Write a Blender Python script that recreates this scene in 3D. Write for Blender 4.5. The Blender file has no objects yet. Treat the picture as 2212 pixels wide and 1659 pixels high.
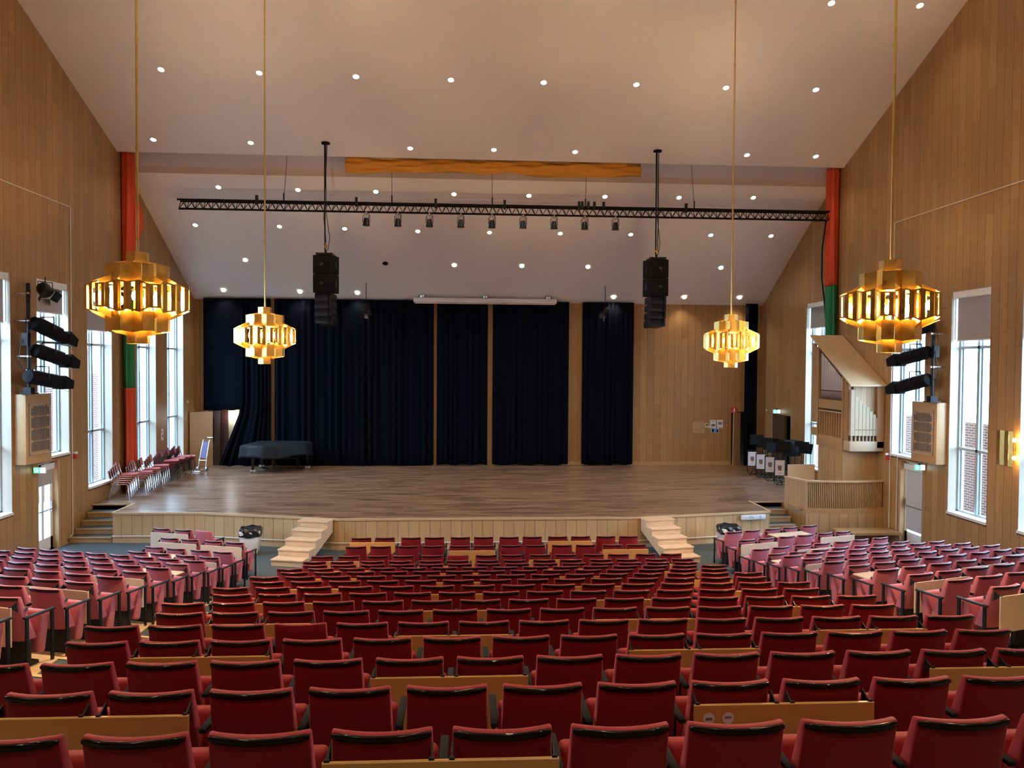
import bpy, bmesh, math, random
from mathutils import Vector, Matrix
random.seed(7)
PI = math.pi
S = bpy.context.scene
COL = S.collection

# ------------------------------------------------------------------ camera
FPX = 1661.0
PITCH, YAW, ROLL = 0.02605, 0.059546, 0.006739
CAMZ = 4.935
cd = bpy.data.cameras.new('camera'); cam = bpy.data.objects.new('camera', cd); COL.objects.link(cam)
cd.sensor_fit = 'HORIZONTAL'; cd.sensor_width = 36.0; cd.lens = FPX / 2212.0 * 36.0
cd.clip_start = 0.05; cd.clip_end = 300
fw = Vector((math.sin(YAW) * math.cos(PITCH), math.cos(YAW) * math.cos(PITCH), -math.sin(PITCH)))
rt = Vector((math.cos(YAW), -math.sin(YAW), 0)); up = rt.cross(fw)
r2 = rt * math.cos(ROLL) + up * math.sin(ROLL); u2 = up * math.cos(ROLL) - rt * math.sin(ROLL)
m = Matrix((r2, u2, -fw)).transposed().to_4x4(); m.translation = Vector((0, 0, CAMZ))
cam.matrix_world = m
S.camera = cam

# ------------------------------------------------------------------ world, exposure, daylight portals
SKY = 13.0
DL_E = 36.0
PEND = 4.5
w = bpy.data.worlds.new('sky'); S.world = w; w.use_nodes = True
bg = w.node_tree.nodes['Background']; bg.inputs[0].default_value = (0.52, 0.74, 1.0, 1); bg.inputs[1].default_value = SKY
S.view_settings.view_transform = 'Standard'; S.view_settings.look = 'None'
S.view_settings.exposure = 0.95; S.view_settings.gamma = 1.0
S.view_settings.use_curve_mapping = False
S.cycles.use_denoising = True
S.cycles.max_bounces = 8; S.cycles.diffuse_bounces = 5; S.cycles.glossy_bounces = 4
S.cycles.transmission_bounces = 4; S.cycles.transparent_max_bounces = 8
S.cycles.sample_clamp_indirect = 6.0; S.cycles.caustics_reflective = False; S.cycles.caustics_refractive = False

XL, XR, YB, YE = -10.75, 12.22, 31.2, -6.0
SLOT0, SLOT1 = 24.5, 25.3
# windows: (y0, y1, z0, z1, blind bottom)
WL = [(11.6, 13.15, 1.33, 7.0, 5.9), (14.35, 15.9, 1.33, 7.0, 5.9), (17.3, 18.85, 1.33, 7.0, 5.85), (19.98, 21.5, 2.47, 7.0, 6.2),
      (22.55, 24.05, 1.33, 7.0, 5.85), (25.8, 27.36, 1.33, 7.1, 6.6), (28.35, 29.95, 1.33, 7.1, 6.9)]
WR = [(11.9, 13.4, 1.33, 6.8, 5.6), (14.65, 16.25, 1.33, 6.8, 5.6), (17.3, 18.75, 1.28, 6.82, 5.61), (19.85, 21.37, 2.44, 6.9, 6.1), (25.6, 27.05, 1.33, 7.18, 6.3)]
DOORL = (19.98, 20.93, 0.0, 2.28)
DOORR = (19.85, 20.89, 0.0, 2.25)

def portal(name, loc, rot, sx, sy):
    l = bpy.data.lights.new(name, 'AREA'); l.shape = 'RECTANGLE'; l.size = sx; l.size_y = sy; l.energy = 1
    l.cycles.is_portal = True
    o = bpy.data.objects.new(name, l); COL.objects.link(o); o.location = loc; o.rotation_euler = rot
for (y0, y1, z0, z1, b) in WL:
    portal('window_portal', (XL - 0.36, (y0 + y1) / 2, (z0 + b) / 2), (0, -PI / 2, 0), b - z0, y1 - y0)
for (y0, y1, z0, z1, b) in WR:
    portal('window_portal', (XR + 0.36, (y0 + y1) / 2, (z0 + b) / 2), (0, PI / 2, 0), b - z0, y1 - y0)
portal('window_portal', (XL - 0.36, 20.45, 0.9), (0, -PI / 2, 0), 1.4, 0.9)

# ------------------------------------------------------------------ object helpers
def link(o): COL.objects.link(o); return o
def empty(name, loc=(0, 0, 0), rz=0.0):
    o = bpy.data.objects.new(name, None); o.location = loc; o.rotation_euler = (0, 0, rz); return link(o)
def tag(o, label=None, cat=None, group=None, kind=None):
    if label: o['label'] = label
    if cat: o['category'] = cat
    if group: o['group'] = group
    if kind: o['kind'] = kind
    return o
def struct(o): o['kind'] = 'structure'; return o

class MB:
    def __init__(s): s.v = []; s.f = []; s.mi = []; s.cur = 0
    def mat(s, i): s.cur = i; return s
    def add(s, vs, fs, M=None):
        b = len(s.v)
        s.v += [tuple(M @ Vector(p)) if M is not None else tuple(p) for p in vs]
        s.f += [tuple(b + i for i in f) for f in fs]; s.mi += [s.cur] * len(fs)
        return s
    def box(s, x0, x1, y0, y1, z0, z1, M=None):
        vs = [(x0, y0, z0), (x1, y0, z0), (x1, y1, z0), (x0, y1, z0), (x0, y0, z1), (x1, y0, z1), (x1, y1, z1), (x0, y1, z1)]
        return s.add(vs, [(0, 3, 2, 1), (4, 5, 6, 7), (0, 1, 5, 4), (1, 2, 6, 5), (2, 3, 7, 6), (3, 0, 4, 7)], M)
    def prism(s, pts, z0, z1, M=None):
        n = len(pts)
        vs = [(p[0], p[1], z0) for p in pts] + [(p[0], p[1], z1) for p in pts]
        fs = [tuple(range(n - 1, -1, -1)), tuple(range(n, 2 * n))] + [(i, (i + 1) % n, n + (i + 1) % n, n + i) for i in range(n)]
        return s.add(vs, fs, M)
    def tube(s, pts, r, n=8, M=None, ry=None, closed=False, caps=True):
        pts = [Vector(p) for p in pts]; k = len(pts); rings = []; prev = None
        rr = r if isinstance(r, (list, tuple)) else [r] * k
        for i, p in enumerate(pts):
            a = pts[i - 1] if (i > 0 or closed) else p
            b = pts[(i + 1) % k] if (i < k - 1 or closed) else p
            t = (b - a)
            if t.length < 1e-9: t = Vector((0, 0, 1))
            t.normalize()
            if prev is None:
                q = Vector((0, 0, 1)) if abs(t.z) < 0.9 else Vector((0, 1, 0))
                e1 = t.cross(q).normalized()
            else: e1 = (prev - t * prev.dot(t)).normalized()
            prev = e1; e2 = t.cross(e1)
            R2 = rr[i] if ry is None else ry
            rings.append([p + e1 * math.cos(2 * PI * j / n) * rr[i] + e2 * math.sin(2 * PI * j / n) * R2 for j in range(n)])
        vs = [tuple(v) for R in rings for v in R]; fs = []
        for i in range(k - 1 + (1 if closed else 0)):
            a, b = i * n, ((i + 1) % k) * n
            fs += [(a + j, a + (j + 1) % n, b + (j + 1) % n, b + j) for j in range(n)]
        if caps and not closed:
            fs += [tuple(range(n - 1, -1, -1)), tuple((k - 1) * n + j for j in range(n))]
        return s.add(vs, fs, M)
    def lathe(s, prof, n=16, M=None, caps=True):
        vs = []; fs = []
        for (r, z) in prof:
            vs += [(r * math.cos(2 * PI * j / n), r * math.sin(2 * PI * j / n), z) for j in range(n)]
        for i in range(len(prof) - 1):
            fs += [(i * n + j, i * n + (j + 1) % n, (i + 1) * n + (j + 1) % n, (i + 1) * n + j) for j in range(n)]
        if caps: fs += [tuple(range(n - 1, -1, -1)), tuple((len(prof) - 1) * n + j for j in range(n))]
        return s.add(vs, fs, M)
    def grid(s, P, nu, nv, M=None):
        vs = [P(i / (nu - 1), j / (nv - 1)) for j in range(nv) for i in range(nu)]
        fs = [(j * nu + i, j * nu + i + 1, (j + 1) * nu + i + 1, (j + 1) * nu + i) for j in range(nv - 1) for i in range(nu - 1)]
        return s.add(vs, fs, M)
    def mesh(s, name, mats, bev=0.0, seg=2, smooth=False, angle=35):
        me = bpy.data.meshes.new(name); me.from_pydata(s.v, [], s.f); me.update()
        if not isinstance(mats, (list, tuple)): mats = [mats]
        for m_ in mats: me.materials.append(m_)
        if len(mats) > 1:
            for p, i in zip(me.polygons, s.mi): p.material_index = i
        bm = bmesh.new(); bm.from_mesh(me)
        bmesh.ops.recalc_face_normals(bm, faces=bm.faces)
        if bev > 0:
            es = [e for e in bm.edges if len(e.link_faces) == 2 and e.calc_face_angle(0) > 0.6]
            bmesh.ops.bevel(bm, geom=es, offset=bev, segments=seg, profile=0.5, affect='EDGES', clamp_overlap=True)
        bm.to_mesh(me); bm.free()
        if smooth or bev > 0:
            me.shade_smooth(); me.set_sharp_from_angle(angle=math.radians(angle))
        return me
    def obj(s, name, mats, parent=None, loc=None, rot=None, **kw):
        o = bpy.data.objects.new(name, s.mesh(name, mats, **kw)); link(o)
        if parent: o.parent = parent
        if loc: o.location = loc
        if rot: o.rotation_euler = rot
        return o
def copy_tree(o, parent=None):
    c = o.copy(); COL.objects.link(c); c.parent = parent
    for ch in o.children: copy_tree(ch, c)
    return c
def T(x, y, z): return Matrix.Translation((x, y, z))
def RZ(a): return Matrix.Rotation(a, 4, 'Z')
def RX(a): return Matrix.Rotation(a, 4, 'X')
def RY(a): return Matrix.Rotation(a, 4, 'Y')
def solid(o, t, off=-1):
    md = o.modifiers.new('thickness', 'SOLIDIFY'); md.thickness = t; md.offset = off; return o

# ------------------------------------------------------------------ materials
def newmat(name):
    m_ = bpy.data.materials.new(name); m_.use_nodes = True
    nt = m_.node_tree; return m_, nt, nt.nodes['Principled BSDF']
def inp(b, **k):
    names = dict(col='Base Color', rough='Roughness', metal='Metallic', sheen='Sheen Weight', sheenr='Sheen Roughness', sheent='Sheen Tint',
                 coat='Coat Weight', spec='Specular IOR Level', emi='Emission Color', es='Emission Strength', tr='Transmission Weight', alpha='Alpha')
    for a, v in k.items():
        if a in ('col', 'emi', 'sheent') and len(v) == 3: v = (*v, 1)
        b.inputs[names[a]].default_value = v
def flat(name, col, rough=0.5, noise=0.0, nscale=20, bump=0.0, **k):
    m_, nt, b = newmat(name); inp(b, col=col, rough=rough, **k)
    if noise > 0 or bump > 0:
        tc = nt.nodes.new('ShaderNodeTexCoord'); nz = nt.nodes.new('ShaderNodeTexNoise')
        nz.inputs['Scale'].default_value = nscale; nz.inputs['Detail'].default_value = 5
        nt.links.new(tc.outputs['Object'], nz.inputs['Vector'])
        if noise > 0:
            mx = nt.nodes.new('ShaderNodeMix'); mx.data_type = 'RGBA'
            mx.inputs[6].default_value = (*[c * (1 - noise) for c in col], 1); mx.inputs[7].default_value = (*[min(1, c * (1 + noise)) for c in col], 1)
            nt.links.new(nz.outputs['Fac'], mx.inputs[0]); nt.links.new(mx.outputs[2], b.inputs['Base Color'])
        if bump > 0:
            bp = nt.nodes.new('ShaderNodeBump'); bp.inputs['Strength'].default_value = bump; bp.inputs['Distance'].default_value = 0.01
            nt.links.new(nz.outputs['Fac'], bp.inputs['Height']); nt.links.new(bp.outputs['Normal'], b.inputs['Normal'])
    return m_
def emit(name, col, st):
    m_, nt, b = newmat(name); inp(b, col=(0, 0, 0), emi=col, es=st, rough=1); return m_

class N:  # small node maths helper
    def __init__(s, nt): s.nt = nt
    def m(s, op, a, b=None, c=None):
        n = s.nt.nodes.new('ShaderNodeMath'); n.operation = op
        for i, x in enumerate((a, b, c)):
            if x is None: continue
            if isinstance(x, (int, float)): n.inputs[i].default_value = x
            else: s.nt.links.new(x, n.inputs[i])
        return n.outputs[0]
    def comb(s, x, y, z):
        n = s.nt.nodes.new('ShaderNodeCombineXYZ')
        for i, q in enumerate((x, y, z)):
            if isinstance(q, (int, float)): n.inputs[i].default_value = q
            else: s.nt.links.new(q, n.inputs[i])
        return n.outputs[0]
    def white(s, v):
        n = s.nt.nodes.new('ShaderNodeTexWhiteNoise'); n.noise_dimensions = '3D'; s.nt.links.new(v, n.inputs['Vector']); return n.outputs['Value']
    def noise(s, v, sc, det=4):
        n = s.nt.nodes.new('ShaderNodeTexNoise'); n.inputs['Scale'].default_value = sc; n.inputs['Detail'].default_value = det
        s.nt.links.new(v, n.inputs['Vector']); return n.outputs['Fac']
    def mix(s, f, a, b):
        n = s.nt.nodes.new('ShaderNodeMix'); n.data_type = 'RGBA'
        if isinstance(f, (int, float)): n.inputs[0].default_value = f
        else: s.nt.links.new(f, n.inputs[0])
        for i, q in ((6, a), (7, b)):
            if isinstance(q, tuple): n.inputs[i].default_value = (*q, 1) if len(q) == 3 else q
            else: s.nt.links.new(q, n.inputs[i])
        return n.outputs[2]
    def bump(s, h, st, dist=0.01):
        n = s.nt.nodes.new('ShaderNodeBump'); n.inputs['Strength'].default_value = st; n.inputs['Distance'].default_value = dist
        s.nt.links.new(h, n.inputs['Height']); return n.outputs['Normal']
def wood(name, axis, wd, c1, c2, run='Z', length=2.9, gw=0.03, groove=(0.06, 0.028, 0.01), rough=0.42, off=0.0, grain=0.22, bump=0.6, coat=0.0, joints=True):
    """boards of width WD counted along world AXIS, running along RUN"""
    m_, nt, b = newmat(name); q = N(nt)
    g = nt.nodes.new('ShaderNodeNewGeometry'); sp = nt.nodes.new('ShaderNodeSeparateXYZ'); nt.links.new(g.outputs['Position'], sp.inputs[0])
    ax = {'X': 0, 'Y': 1, 'Z': 2}
    u = q.m('DIVIDE', q.m('ADD', sp.outputs[ax[axis]], off), wd); v = sp.outputs[ax[run]]
    cell = q.m('FLOOR', u); fr = q.m('FRACT', u)
    r1 = q.white(q.comb(cell, 0.0, 1.0))
    vv = q.m('DIVIDE', q.m('ADD', v, q.m('MULTIPLY', r1, 7.3)), length)
    c_2 = q.m('FLOOR', vv); fr2 = q.m('FRACT', vv)
    rr = q.white(q.comb(cell, c_2, 3.0))
    gr = q.m('LESS_THAN', q.m('MINIMUM', fr, q.m('SUBTRACT', 1.0, fr)), gw / 2)
    if joints:
        gr2 = q.m('LESS_THAN', fr2, 0.0035 * 2.9 / length)
        line = q.m('MAXIMUM', gr, q.m('MULTIPLY', gr2, 0.3))
    else: line = gr
    oth = [i for i in range(3) if i != ax[run]]
    comps = [None] * 3
    comps[ax[run]] = q.m('MULTIPLY', v, 1.2)
    for i in oth: comps[i] = q.m('ADD', q.m('MULTIPLY', sp.outputs[i], 22.0), q.m('MULTIPLY', rr, 30.0))
    ns = q.noise(q.comb(*comps), 1.0, 5)
    col = q.mix(rr, c1, c2)
    dark = q.mix(1.0, (0, 0, 0), (0, 0, 0))
    mul = nt.nodes.new('ShaderNodeMix'); mul.data_type = 'RGBA'; mul.blend_type = 'MULTIPLY'; mul.inputs[0].default_value = 1.0
    nt.links.new(col, mul.inputs[6])
    gv = q.m('ADD', 1.0 - grain, q.m('MULTIPLY', ns, grain * 2))
    nt.links.new(q.comb(gv, gv, gv), mul.inputs[7])
    fin = q.mix(line, mul.outputs[2], groove)
    nt.links.new(fin, b.inputs['Base Color'])
    inp(b, rough=rough, coat=coat)
    if bump: nt.links.new(q.bump(q.m('SUBTRACT', 1.0, line), bump, 0.006), b.inputs['Normal'])
    return m_

OAK1, OAK2 = (0.34, 0.190, 0.074), (0.42, 0.245, 0.104)
M = {}
M['wallY'] = wood('oak_boards_side', 'Y', 0.27, OAK1, OAK2)
M['wallX'] = wood('oak_boards_end', 'X', 0.285, (0.35, 0.185, 0.068), (0.43, 0.235, 0.092))
M['front'] = wood('stage_front_boards', 'X', 0.28, (0.50, 0.33, 0.17), (0.58, 0.40, 0.215), off=0.1, joints=False)
M['parquet'] = wood('stage_parquet', 'Y', 0.09, (0.13, 0.075, 0.045), (0.36, 0.225, 0.14), run='X', length=0.9, gw=0.05, groove=(0.04, 0.025, 0.016), rough=0.30, bump=0.15, grain=0.3)
M['oak'] = flat('plain_oak', (0.47, 0.29, 0.14), 0.45, 0.14, 9)
M['oakpale'] = flat('pale_oak', (0.58, 0.42, 0.25), 0.42, 0.08, 7)
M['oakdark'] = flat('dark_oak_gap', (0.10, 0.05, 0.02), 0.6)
M['pine'] = wood('pine_planks', 'Z', 5.0, (0.62, 0.45, 0.29), (0.68, 0.5, 0.33), run='X', length=50, gw=0.0, grain=0.3, bump=0, joints=False)
M['deskpale'] = wood('daylit_beech', 'Z', 50.0, (0.62, 0.50, 0.36), (0.65, 0.53, 0.39), run='X', length=50, gw=0.0, grain=0.10, rough=0.35, bump=0, joints=False)  # paler copy of the desk beech, side-block daylight put into the colour
M['desk'] = wood('beech_veneer', 'Z', 50.0, (0.62, 0.345, 0.105), (0.66, 0.37, 0.12), run='X', length=50, gw=0.0, grain=0.12, rough=0.35, bump=0, joints=False)  # same beech, warm lamplight of the centre block put in as amber
M['ceil'] = flat('plaster_ceiling', (0.82, 0.77, 0.74), 0.85, 0.03, 3, bump=0.15)
M['white'] = flat('white_paint', (0.78, 0.78, 0.76), 0.4)
M['frame'] = flat('window_frame_paint', (0.34, 0.40, 0.44), 0.35)
M['reveal'] = flat('reveal_oak_veneer', (0.42, 0.37, 0.30), 0.35, 0.06, 5)
M['blind'] = flat('grey_blind_fabric', (0.36, 0.33, 0.32), 0.8, 0.03, 60)
M['carpet'] = flat('blue_grey_carpet', (0.062, 0.085, 0.098), 0.95, 0.25, 60, bump=0.3)
M['step'] = flat('birch_step', (0.60, 0.43, 0.24), 0.5, 0.15, 5)
M['black'] = flat('black_metal', (0.008, 0.008, 0.010), 0.4, spec=0.3)
M['blackm'] = flat('black_matt', (0.008, 0.008, 0.009), 0.85, 0.2, 80, spec=0.15)
M['plinth'] = flat('charcoal_plinth', (0.018, 0.019, 0.022), 0.7)
M['lacq'] = flat('black_lacquer', (0.007, 0.004, 0.005), 0.10, spec=0.35)
M['greyarm'] = flat('grey_armrest', (0.016, 0.018, 0.020), 0.85, spec=0.15)
M['metal'] = flat('steel', (0.55, 0.55, 0.57), 0.25, metal=1.0)
M['chrome'] = flat('chrome', (0.55, 0.55, 0.58), 0.2, metal=1.0)
M['red'] = flat('red_velvet', (0.29, 0.008, 0.012), 0.75, 0.10, 350, bump=0.08, sheen=0.45, sheenr=0.35, sheent=(1.0, 0.30, 0.33))
M['daylit'] = flat('daylit_red_velvet', (0.46, 0.12, 0.165), 0.75, 0.10, 350, bump=0.08, sheen=0.6, sheenr=0.4, sheent=(1.0, 0.70, 0.80))  # same red velvet, window light on the side blocks painted in as pink
M['orange'] = flat('ochre_cloth', (0.62, 0.27, 0.03), 0.8, 0.10, 3, bump=0.2)
M['curtblue'] = flat('midnight_velvet', (0.0022, 0.0034, 0.0085), 1.0, 0.15, 5, spec=0.08, sheen=0.02, sheent=(0.4, 0.6, 1.0))
M['cred'] = flat('coral_cloth', (0.62, 0.075, 0.025), 0.8)
M['cgreen'] = flat('green_cloth', (0.02, 0.20, 0.07), 0.8)
M['cover'] = flat('piano_cover_cloth', (0.010, 0.014, 0.022), 0.55, 0.2, 6, spec=0.3)
M['seatplum'] = flat('plum_upholstery', (0.36, 0.045, 0.05), 0.75, 0.1, 50, sheen=0.2)
M['plastic'] = flat('white_plastic', (0.72, 0.76, 0.82), 0.45)
M['bag'] = flat('black_bin_bag', (0.015, 0.017, 0.022), 0.22, bump=0.6, nscale=14)
M['redpaint'] = flat('red_paint', (0.6, 0.02, 0.02), 0.4)
M['signgreen'] = emit('exit_sign_green', (0.05, 0.75, 0.35), 1.2)
M['signwhite'] = emit('exit_sign_white', (0.75, 0.9, 1.0), 1.6)
M['glowpaper'] = flat('printed_picture', (0.1, 0.35, 0.75), 0.3)
M['paper'] = flat('paper_white', (0.75, 0.75, 0.8), 0.6)
M['ink'] = flat('grey_ink', (0.18, 0.16, 0.2), 0.7)
M['cardboard'] = flat('tan_board', (0.56, 0.40, 0.24), 0.7, 0.05, 10)
M['tin'] = flat('organ_tin', (0.62, 0.62, 0.64), 0.28, metal=0.9)
M['pipewood'] = flat('pale_organ_pine', (0.50, 0.40, 0.27), 0.45, 0.06, 8)
M['grille'] = wood('speaker_cloth', 'Y', 0.012, (0.10, 0.08, 0.06), (0.2, 0.165, 0.13), run='Z', length=60, gw=0.0, grain=0.35, bump=0, joints=False, rough=0.8)
M['grilleX'] = wood('speaker_cloth_x', 'X', 0.012, (0.10, 0.08, 0.06), (0.2, 0.165, 0.13), run='Z', length=60, gw=0.0, grain=0.35, bump=0, joints=False, rough=0.8)
M['walnut'] = flat('brown_door', (0.10, 0.052, 0.022), 0.5, 0.1, 8)
M['greydoor'] = flat('grey_door', (0.13, 0.12, 0.12), 0.6)
M['darkred'] = flat('maroon_paint', (0.05, 0.008, 0.006), 0.6)
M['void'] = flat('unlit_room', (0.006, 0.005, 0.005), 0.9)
M['cream'] = flat('cream_wall', (0.6, 0.52, 0.36), 0.7)
# brass with patches
bm_, nt_, b_ = newmat('gilt_brass'); q_ = N(nt_)
tc_ = nt_.nodes.new('ShaderNodeTexCoord'); ns_ = q_.noise(tc_.outputs['Object'], 9.0, 5)
nt_.links.new(q_.mix(ns_, (0.62, 0.40, 0.10), (0.90, 0.66, 0.26)), b_.inputs['Base Color'])
nt_.links.new(q_.m('ADD', 0.16, q_.m('MULTIPLY', ns_, 0.35)), b_.inputs['Roughness']); inp(b_, metal=1.0); M['brass'] = bm_
M['bulb'] = emit('warm_bulb', (1.0, 0.62, 0.16), 45.0)
M['lens'] = emit('downlight_lens', (1.0, 0.95, 0.78), 5.0)
M['ring'] = flat('downlight_ring', (0.75, 0.75, 0.70), 0.4)
M['globe'] = emit('globe_lamp', (0.75, 0.9, 1.0), 2.5)
M['sconceglow'] = emit('sconce_bulb', (1.0, 0.62, 0.2), 25.0)
# glass: thin pane
gm, gnt, gb = newmat('window_glass'); gnt.nodes.remove(gb)
tr = gnt.nodes.new('ShaderNodeBsdfTransparent'); tr.inputs[0].default_value = (0.93, 0.97, 0.98, 1)
gl = gnt.nodes.new('ShaderNodeBsdfGlossy'); gl.inputs['Roughness'].default_value = 0.02
lw = gnt.nodes.new('ShaderNodeLayerWeight'); lw.inputs[0].default_value = 0.3; fr = gnt.nodes.new('ShaderNodeMath'); fr.operation = 'MULTIPLY'; fr.inputs[1].default_value = .18; gnt.links.new(lw.outputs['Facing'], fr.inputs[0])
mxs = gnt.nodes.new('ShaderNodeMixShader'); gnt.links.new(fr.outputs[0], mxs.inputs[0]); gnt.links.new(tr.outputs[0], mxs.inputs[1]); gnt.links.new(gl.outputs[0], mxs.inputs[2])
gnt.links.new(mxs.outputs[0], gnt.nodes['Material Output'].inputs['Surface']); M['glass'] = gm
# brick; courtyard shade is put into its dark colours
def brickmat(name, axis):
    m_, nt, b = newmat(name); q = N(nt); g = nt.nodes.new('ShaderNodeNewGeometry'); sp = nt.nodes.new('ShaderNodeSeparateXYZ'); nt.links.new(g.outputs['Position'], sp.inputs[0])
    br = nt.nodes.new('ShaderNodeTexBrick'); br.inputs['Scale'].default_value = 1.0
    br.inputs['Brick Width'].default_value = 0.26; br.inputs['Row Height'].default_value = 0.085; br.inputs['Mortar Size'].default_value = 0.009
    br.inputs['Color1'].default_value = (0.085, 0.030, 0.026, 1); br.inputs['Color2'].default_value = (0.12, 0.042, 0.034, 1); br.inputs['Mortar'].default_value = (0.30, 0.30, 0.30, 1)
    nt.links.new(q.comb(sp.outputs[0 if axis == 'X' else 1], sp.outputs[2], 0.0), br.inputs['Vector']); nt.links.new(br.outputs['Color'], b.inputs['Base Color']); inp(b, rough=0.85)
    return m_
M['brickY'] = brickmat('red_brick_y', 'Y'); M['brickX'] = brickmat('red_brick_x', 'X')

# ------------------------------------------------------------------ shell
def wall_with_holes(name, X, xo, y0, y1, z0, z1, holes, mt, revmat):
    """wall plane at X (room side) with outer face at xo, holes = (y0,y1,z0,z1)"""
    ys = sorted({y0, y1, *[h[0] for h in holes], *[h[1] for h in holes]})
    zs = sorted({z0, z1, *[h[2] for h in holes], *[h[3] for h in holes]})
    mb = MB()
    for i in range(len(ys) - 1):
        for j in range(len(zs) - 1):
            cy, cz = (ys[i] + ys[i + 1]) / 2, (zs[j] + zs[j + 1]) / 2
            if any(h[0] < cy < h[1] and h[2] < cz < h[3] for h in holes): continue
            for x in (X, xo): mb.add([(x, ys[i], zs[j]), (x, ys[i + 1], zs[j]), (x, ys[i + 1], zs[j + 1]), (x, ys[i], zs[j + 1])], [(0, 1, 2, 3)])
    o = mb.obj(name, mt); struct(o)
    rv = MB()
    for h in holes:
        a, b, c, d = h
        for (p, q) in (((a, c), (b, c)), ((a, d), (b, d)), ((a, c), (a, d)), ((b, c), (b, d))):
            rv.add([(X, p[0], p[1]), (X, q[0], q[1]), (xo, q[0], q[1]), (xo, p[0], p[1])], [(0, 1, 2, 3)])
    rv.obj('window_reveal', revmat, o)
    return o
HT = 15.2
holesL = [(a, b, c, d) for (a, b, c, d, e) in WL] + [(DOORL[0], DOORL[1] + 0.12, 0.0, 2.32)]
holesR = [(a, b, c, d) for (a, b, c, d, e) in WR] + [(DOORR[0], DOORR[1] + 0.1, 0.0, 2.30), (28.27, 30.12, 0.82, 3.03)]
wl1 = wall_with_holes('wall_left', XL, XL - 0.42, YE, YB, -0.3, HT, [h for h in holesL], M['wallY'], M['reveal'])
wr1 = wall_with_holes('wall_right', XR, XR + 0.42, YE, YB, -0.3, HT, [h for h in holesR], M['wallY'], M['reveal'])
# front (stage) wall with two openings
def xwall(name, Y, yo, x0, x1, z0, z1, holes, mt):
    xs = sorted({x0, x1, *[h[0] for h in holes], *[h[1] for h in holes]}); zs = sorted({z0, z1, *[h[2] for h in holes], *[h[3] for h in holes]})
    mb = MB()
    for i in range(len(xs) - 1):
        for j in range(len(zs) - 1):
            cx, cz = (xs[i] + xs[i + 1]) / 2, (zs[j] + zs[j + 1]) / 2
            if any(h[0] < cx < h[1] and h[2] < cz < h[3] for h in holes): continue
            for y in (Y, yo): mb.add([(xs[i], y, zs[j]), (xs[i + 1], y, zs[j]), (xs[i + 1], y, zs[j + 1]), (xs[i], y, zs[j + 1])], [(0, 1, 2, 3)])
    for a, b, c, d in holes:
        for (p, q) in (((a, c), (b, c)), ((a, d), (b, d)), ((a, c), (a, d)), ((b, c), (b, d))):
            mb.add([(p[0], Y, p[1]), (q[0], Y, q[1]), (q[0], yo, q[1]), (p[0], yo, p[1])], [(0, 1, 2, 3)])
    return struct(mb.obj(name, mt))
xwall('wall_front', YB, YB + 0.15, XL - 0.42, XR + 0.42, -0.3, HT, [(-10.3, -8.4, 0.82, 3.05), (10.97, 11.9, 0.82, 3.02)], M['wallX'])
xwall('wall_back', YE, YE - 0.2, XL - 0.42, XR + 0.42, -0.3, HT, [], M['wallX'])
# room behind the left doorway
b1 = MB(); b1.box(-11.0, -6.5, 35.0, 35.1, 0.8, 4.2); b1.box(-11.0, -10.9, YB + .15, 35.0, 0.8, 4.2); b1.box(-11, -6.5, YB + .15, 35, 3.6, 3.7); b1.box(-6.6, -6.5, YB + .15, 35, .8, 4.2)
struct(b1.obj('wall_corridor', M['cream'])); 
struct(MB().box(-11, -6.5, YB + .01, 35, 0.72, 0.82).obj('floor_corridor', M['carpet']))
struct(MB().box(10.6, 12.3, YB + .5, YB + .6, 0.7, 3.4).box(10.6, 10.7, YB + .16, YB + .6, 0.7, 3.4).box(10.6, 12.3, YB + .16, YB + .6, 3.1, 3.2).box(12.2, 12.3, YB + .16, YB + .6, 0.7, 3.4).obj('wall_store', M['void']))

# ceilings
S1, S2 = 0.415, 0.608
Z1 = 11.38; RIDGE = 17.3; ZR = Z1 + (SLOT0 - RIDGE) * S1
def slab(name, pts, t, mt):  # pts (y,z) ; slab between the side walls
    mb = MB()
    (ya, za), (yb, zb) = pts
    vs = [(x, y, z + dz) for x in (XL - 0.4, XR + 0.4) for (y, z) in ((ya, za), (yb, zb)) for dz in (0, t)]
    mb.add(vs, [(0, 1, 3, 2), (4, 6, 7, 5), (0, 2, 6, 4), (1, 5, 7, 3), (0, 4, 5, 1), (2, 3, 7, 6)])
    return struct(mb.obj(name, mt))
slab('ceiling', [(RIDGE, ZR), (SLOT0, Z1)], 0.12, M['ceil'])
slab('ceiling', [(YE - .2, ZR - (RIDGE - YE) * 0.30), (RIDGE, ZR)], 0.12, M['ceil'])
slab('ceiling', [(SLOT1, 7.36 + (YB - SLOT1) * S2), (YB + .1, 7.36)], 0.12, M['ceil'])
ZF = 7.36 + (YB - SLOT1) * S2
struct(MB().box(XL - .4, XR + .4, SLOT1 - .015, SLOT1 + .12, ZF - .002, 12.9).obj('ceiling_fascia', flat('shaded_fascia', (0.58, 0.48, 0.43), .85)))  # shade behind the ceiling edge painted in as a darker beige
struct(MB().box(XL - .4, XR + .4, SLOT0 - .3, SLOT1 + .12, 12.8, 12.95).box(XL - .4, XR + .4, SLOT0 - .3, SLOT0 - .2, 11.64, 12.9).obj('ceiling_slot', M['ceil']))
# niche side strips, dark recess beside the long banners
for sx, X in ((1, XL), (-1, XR)):
    mb = MB(); mb.box(min(X, X + sx * .03), max(X, X + sx * .03), SLOT0 + .42, SLOT1, .82, 12.8); struct(mb.obj('trim_niche', M['walnut']))

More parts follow.
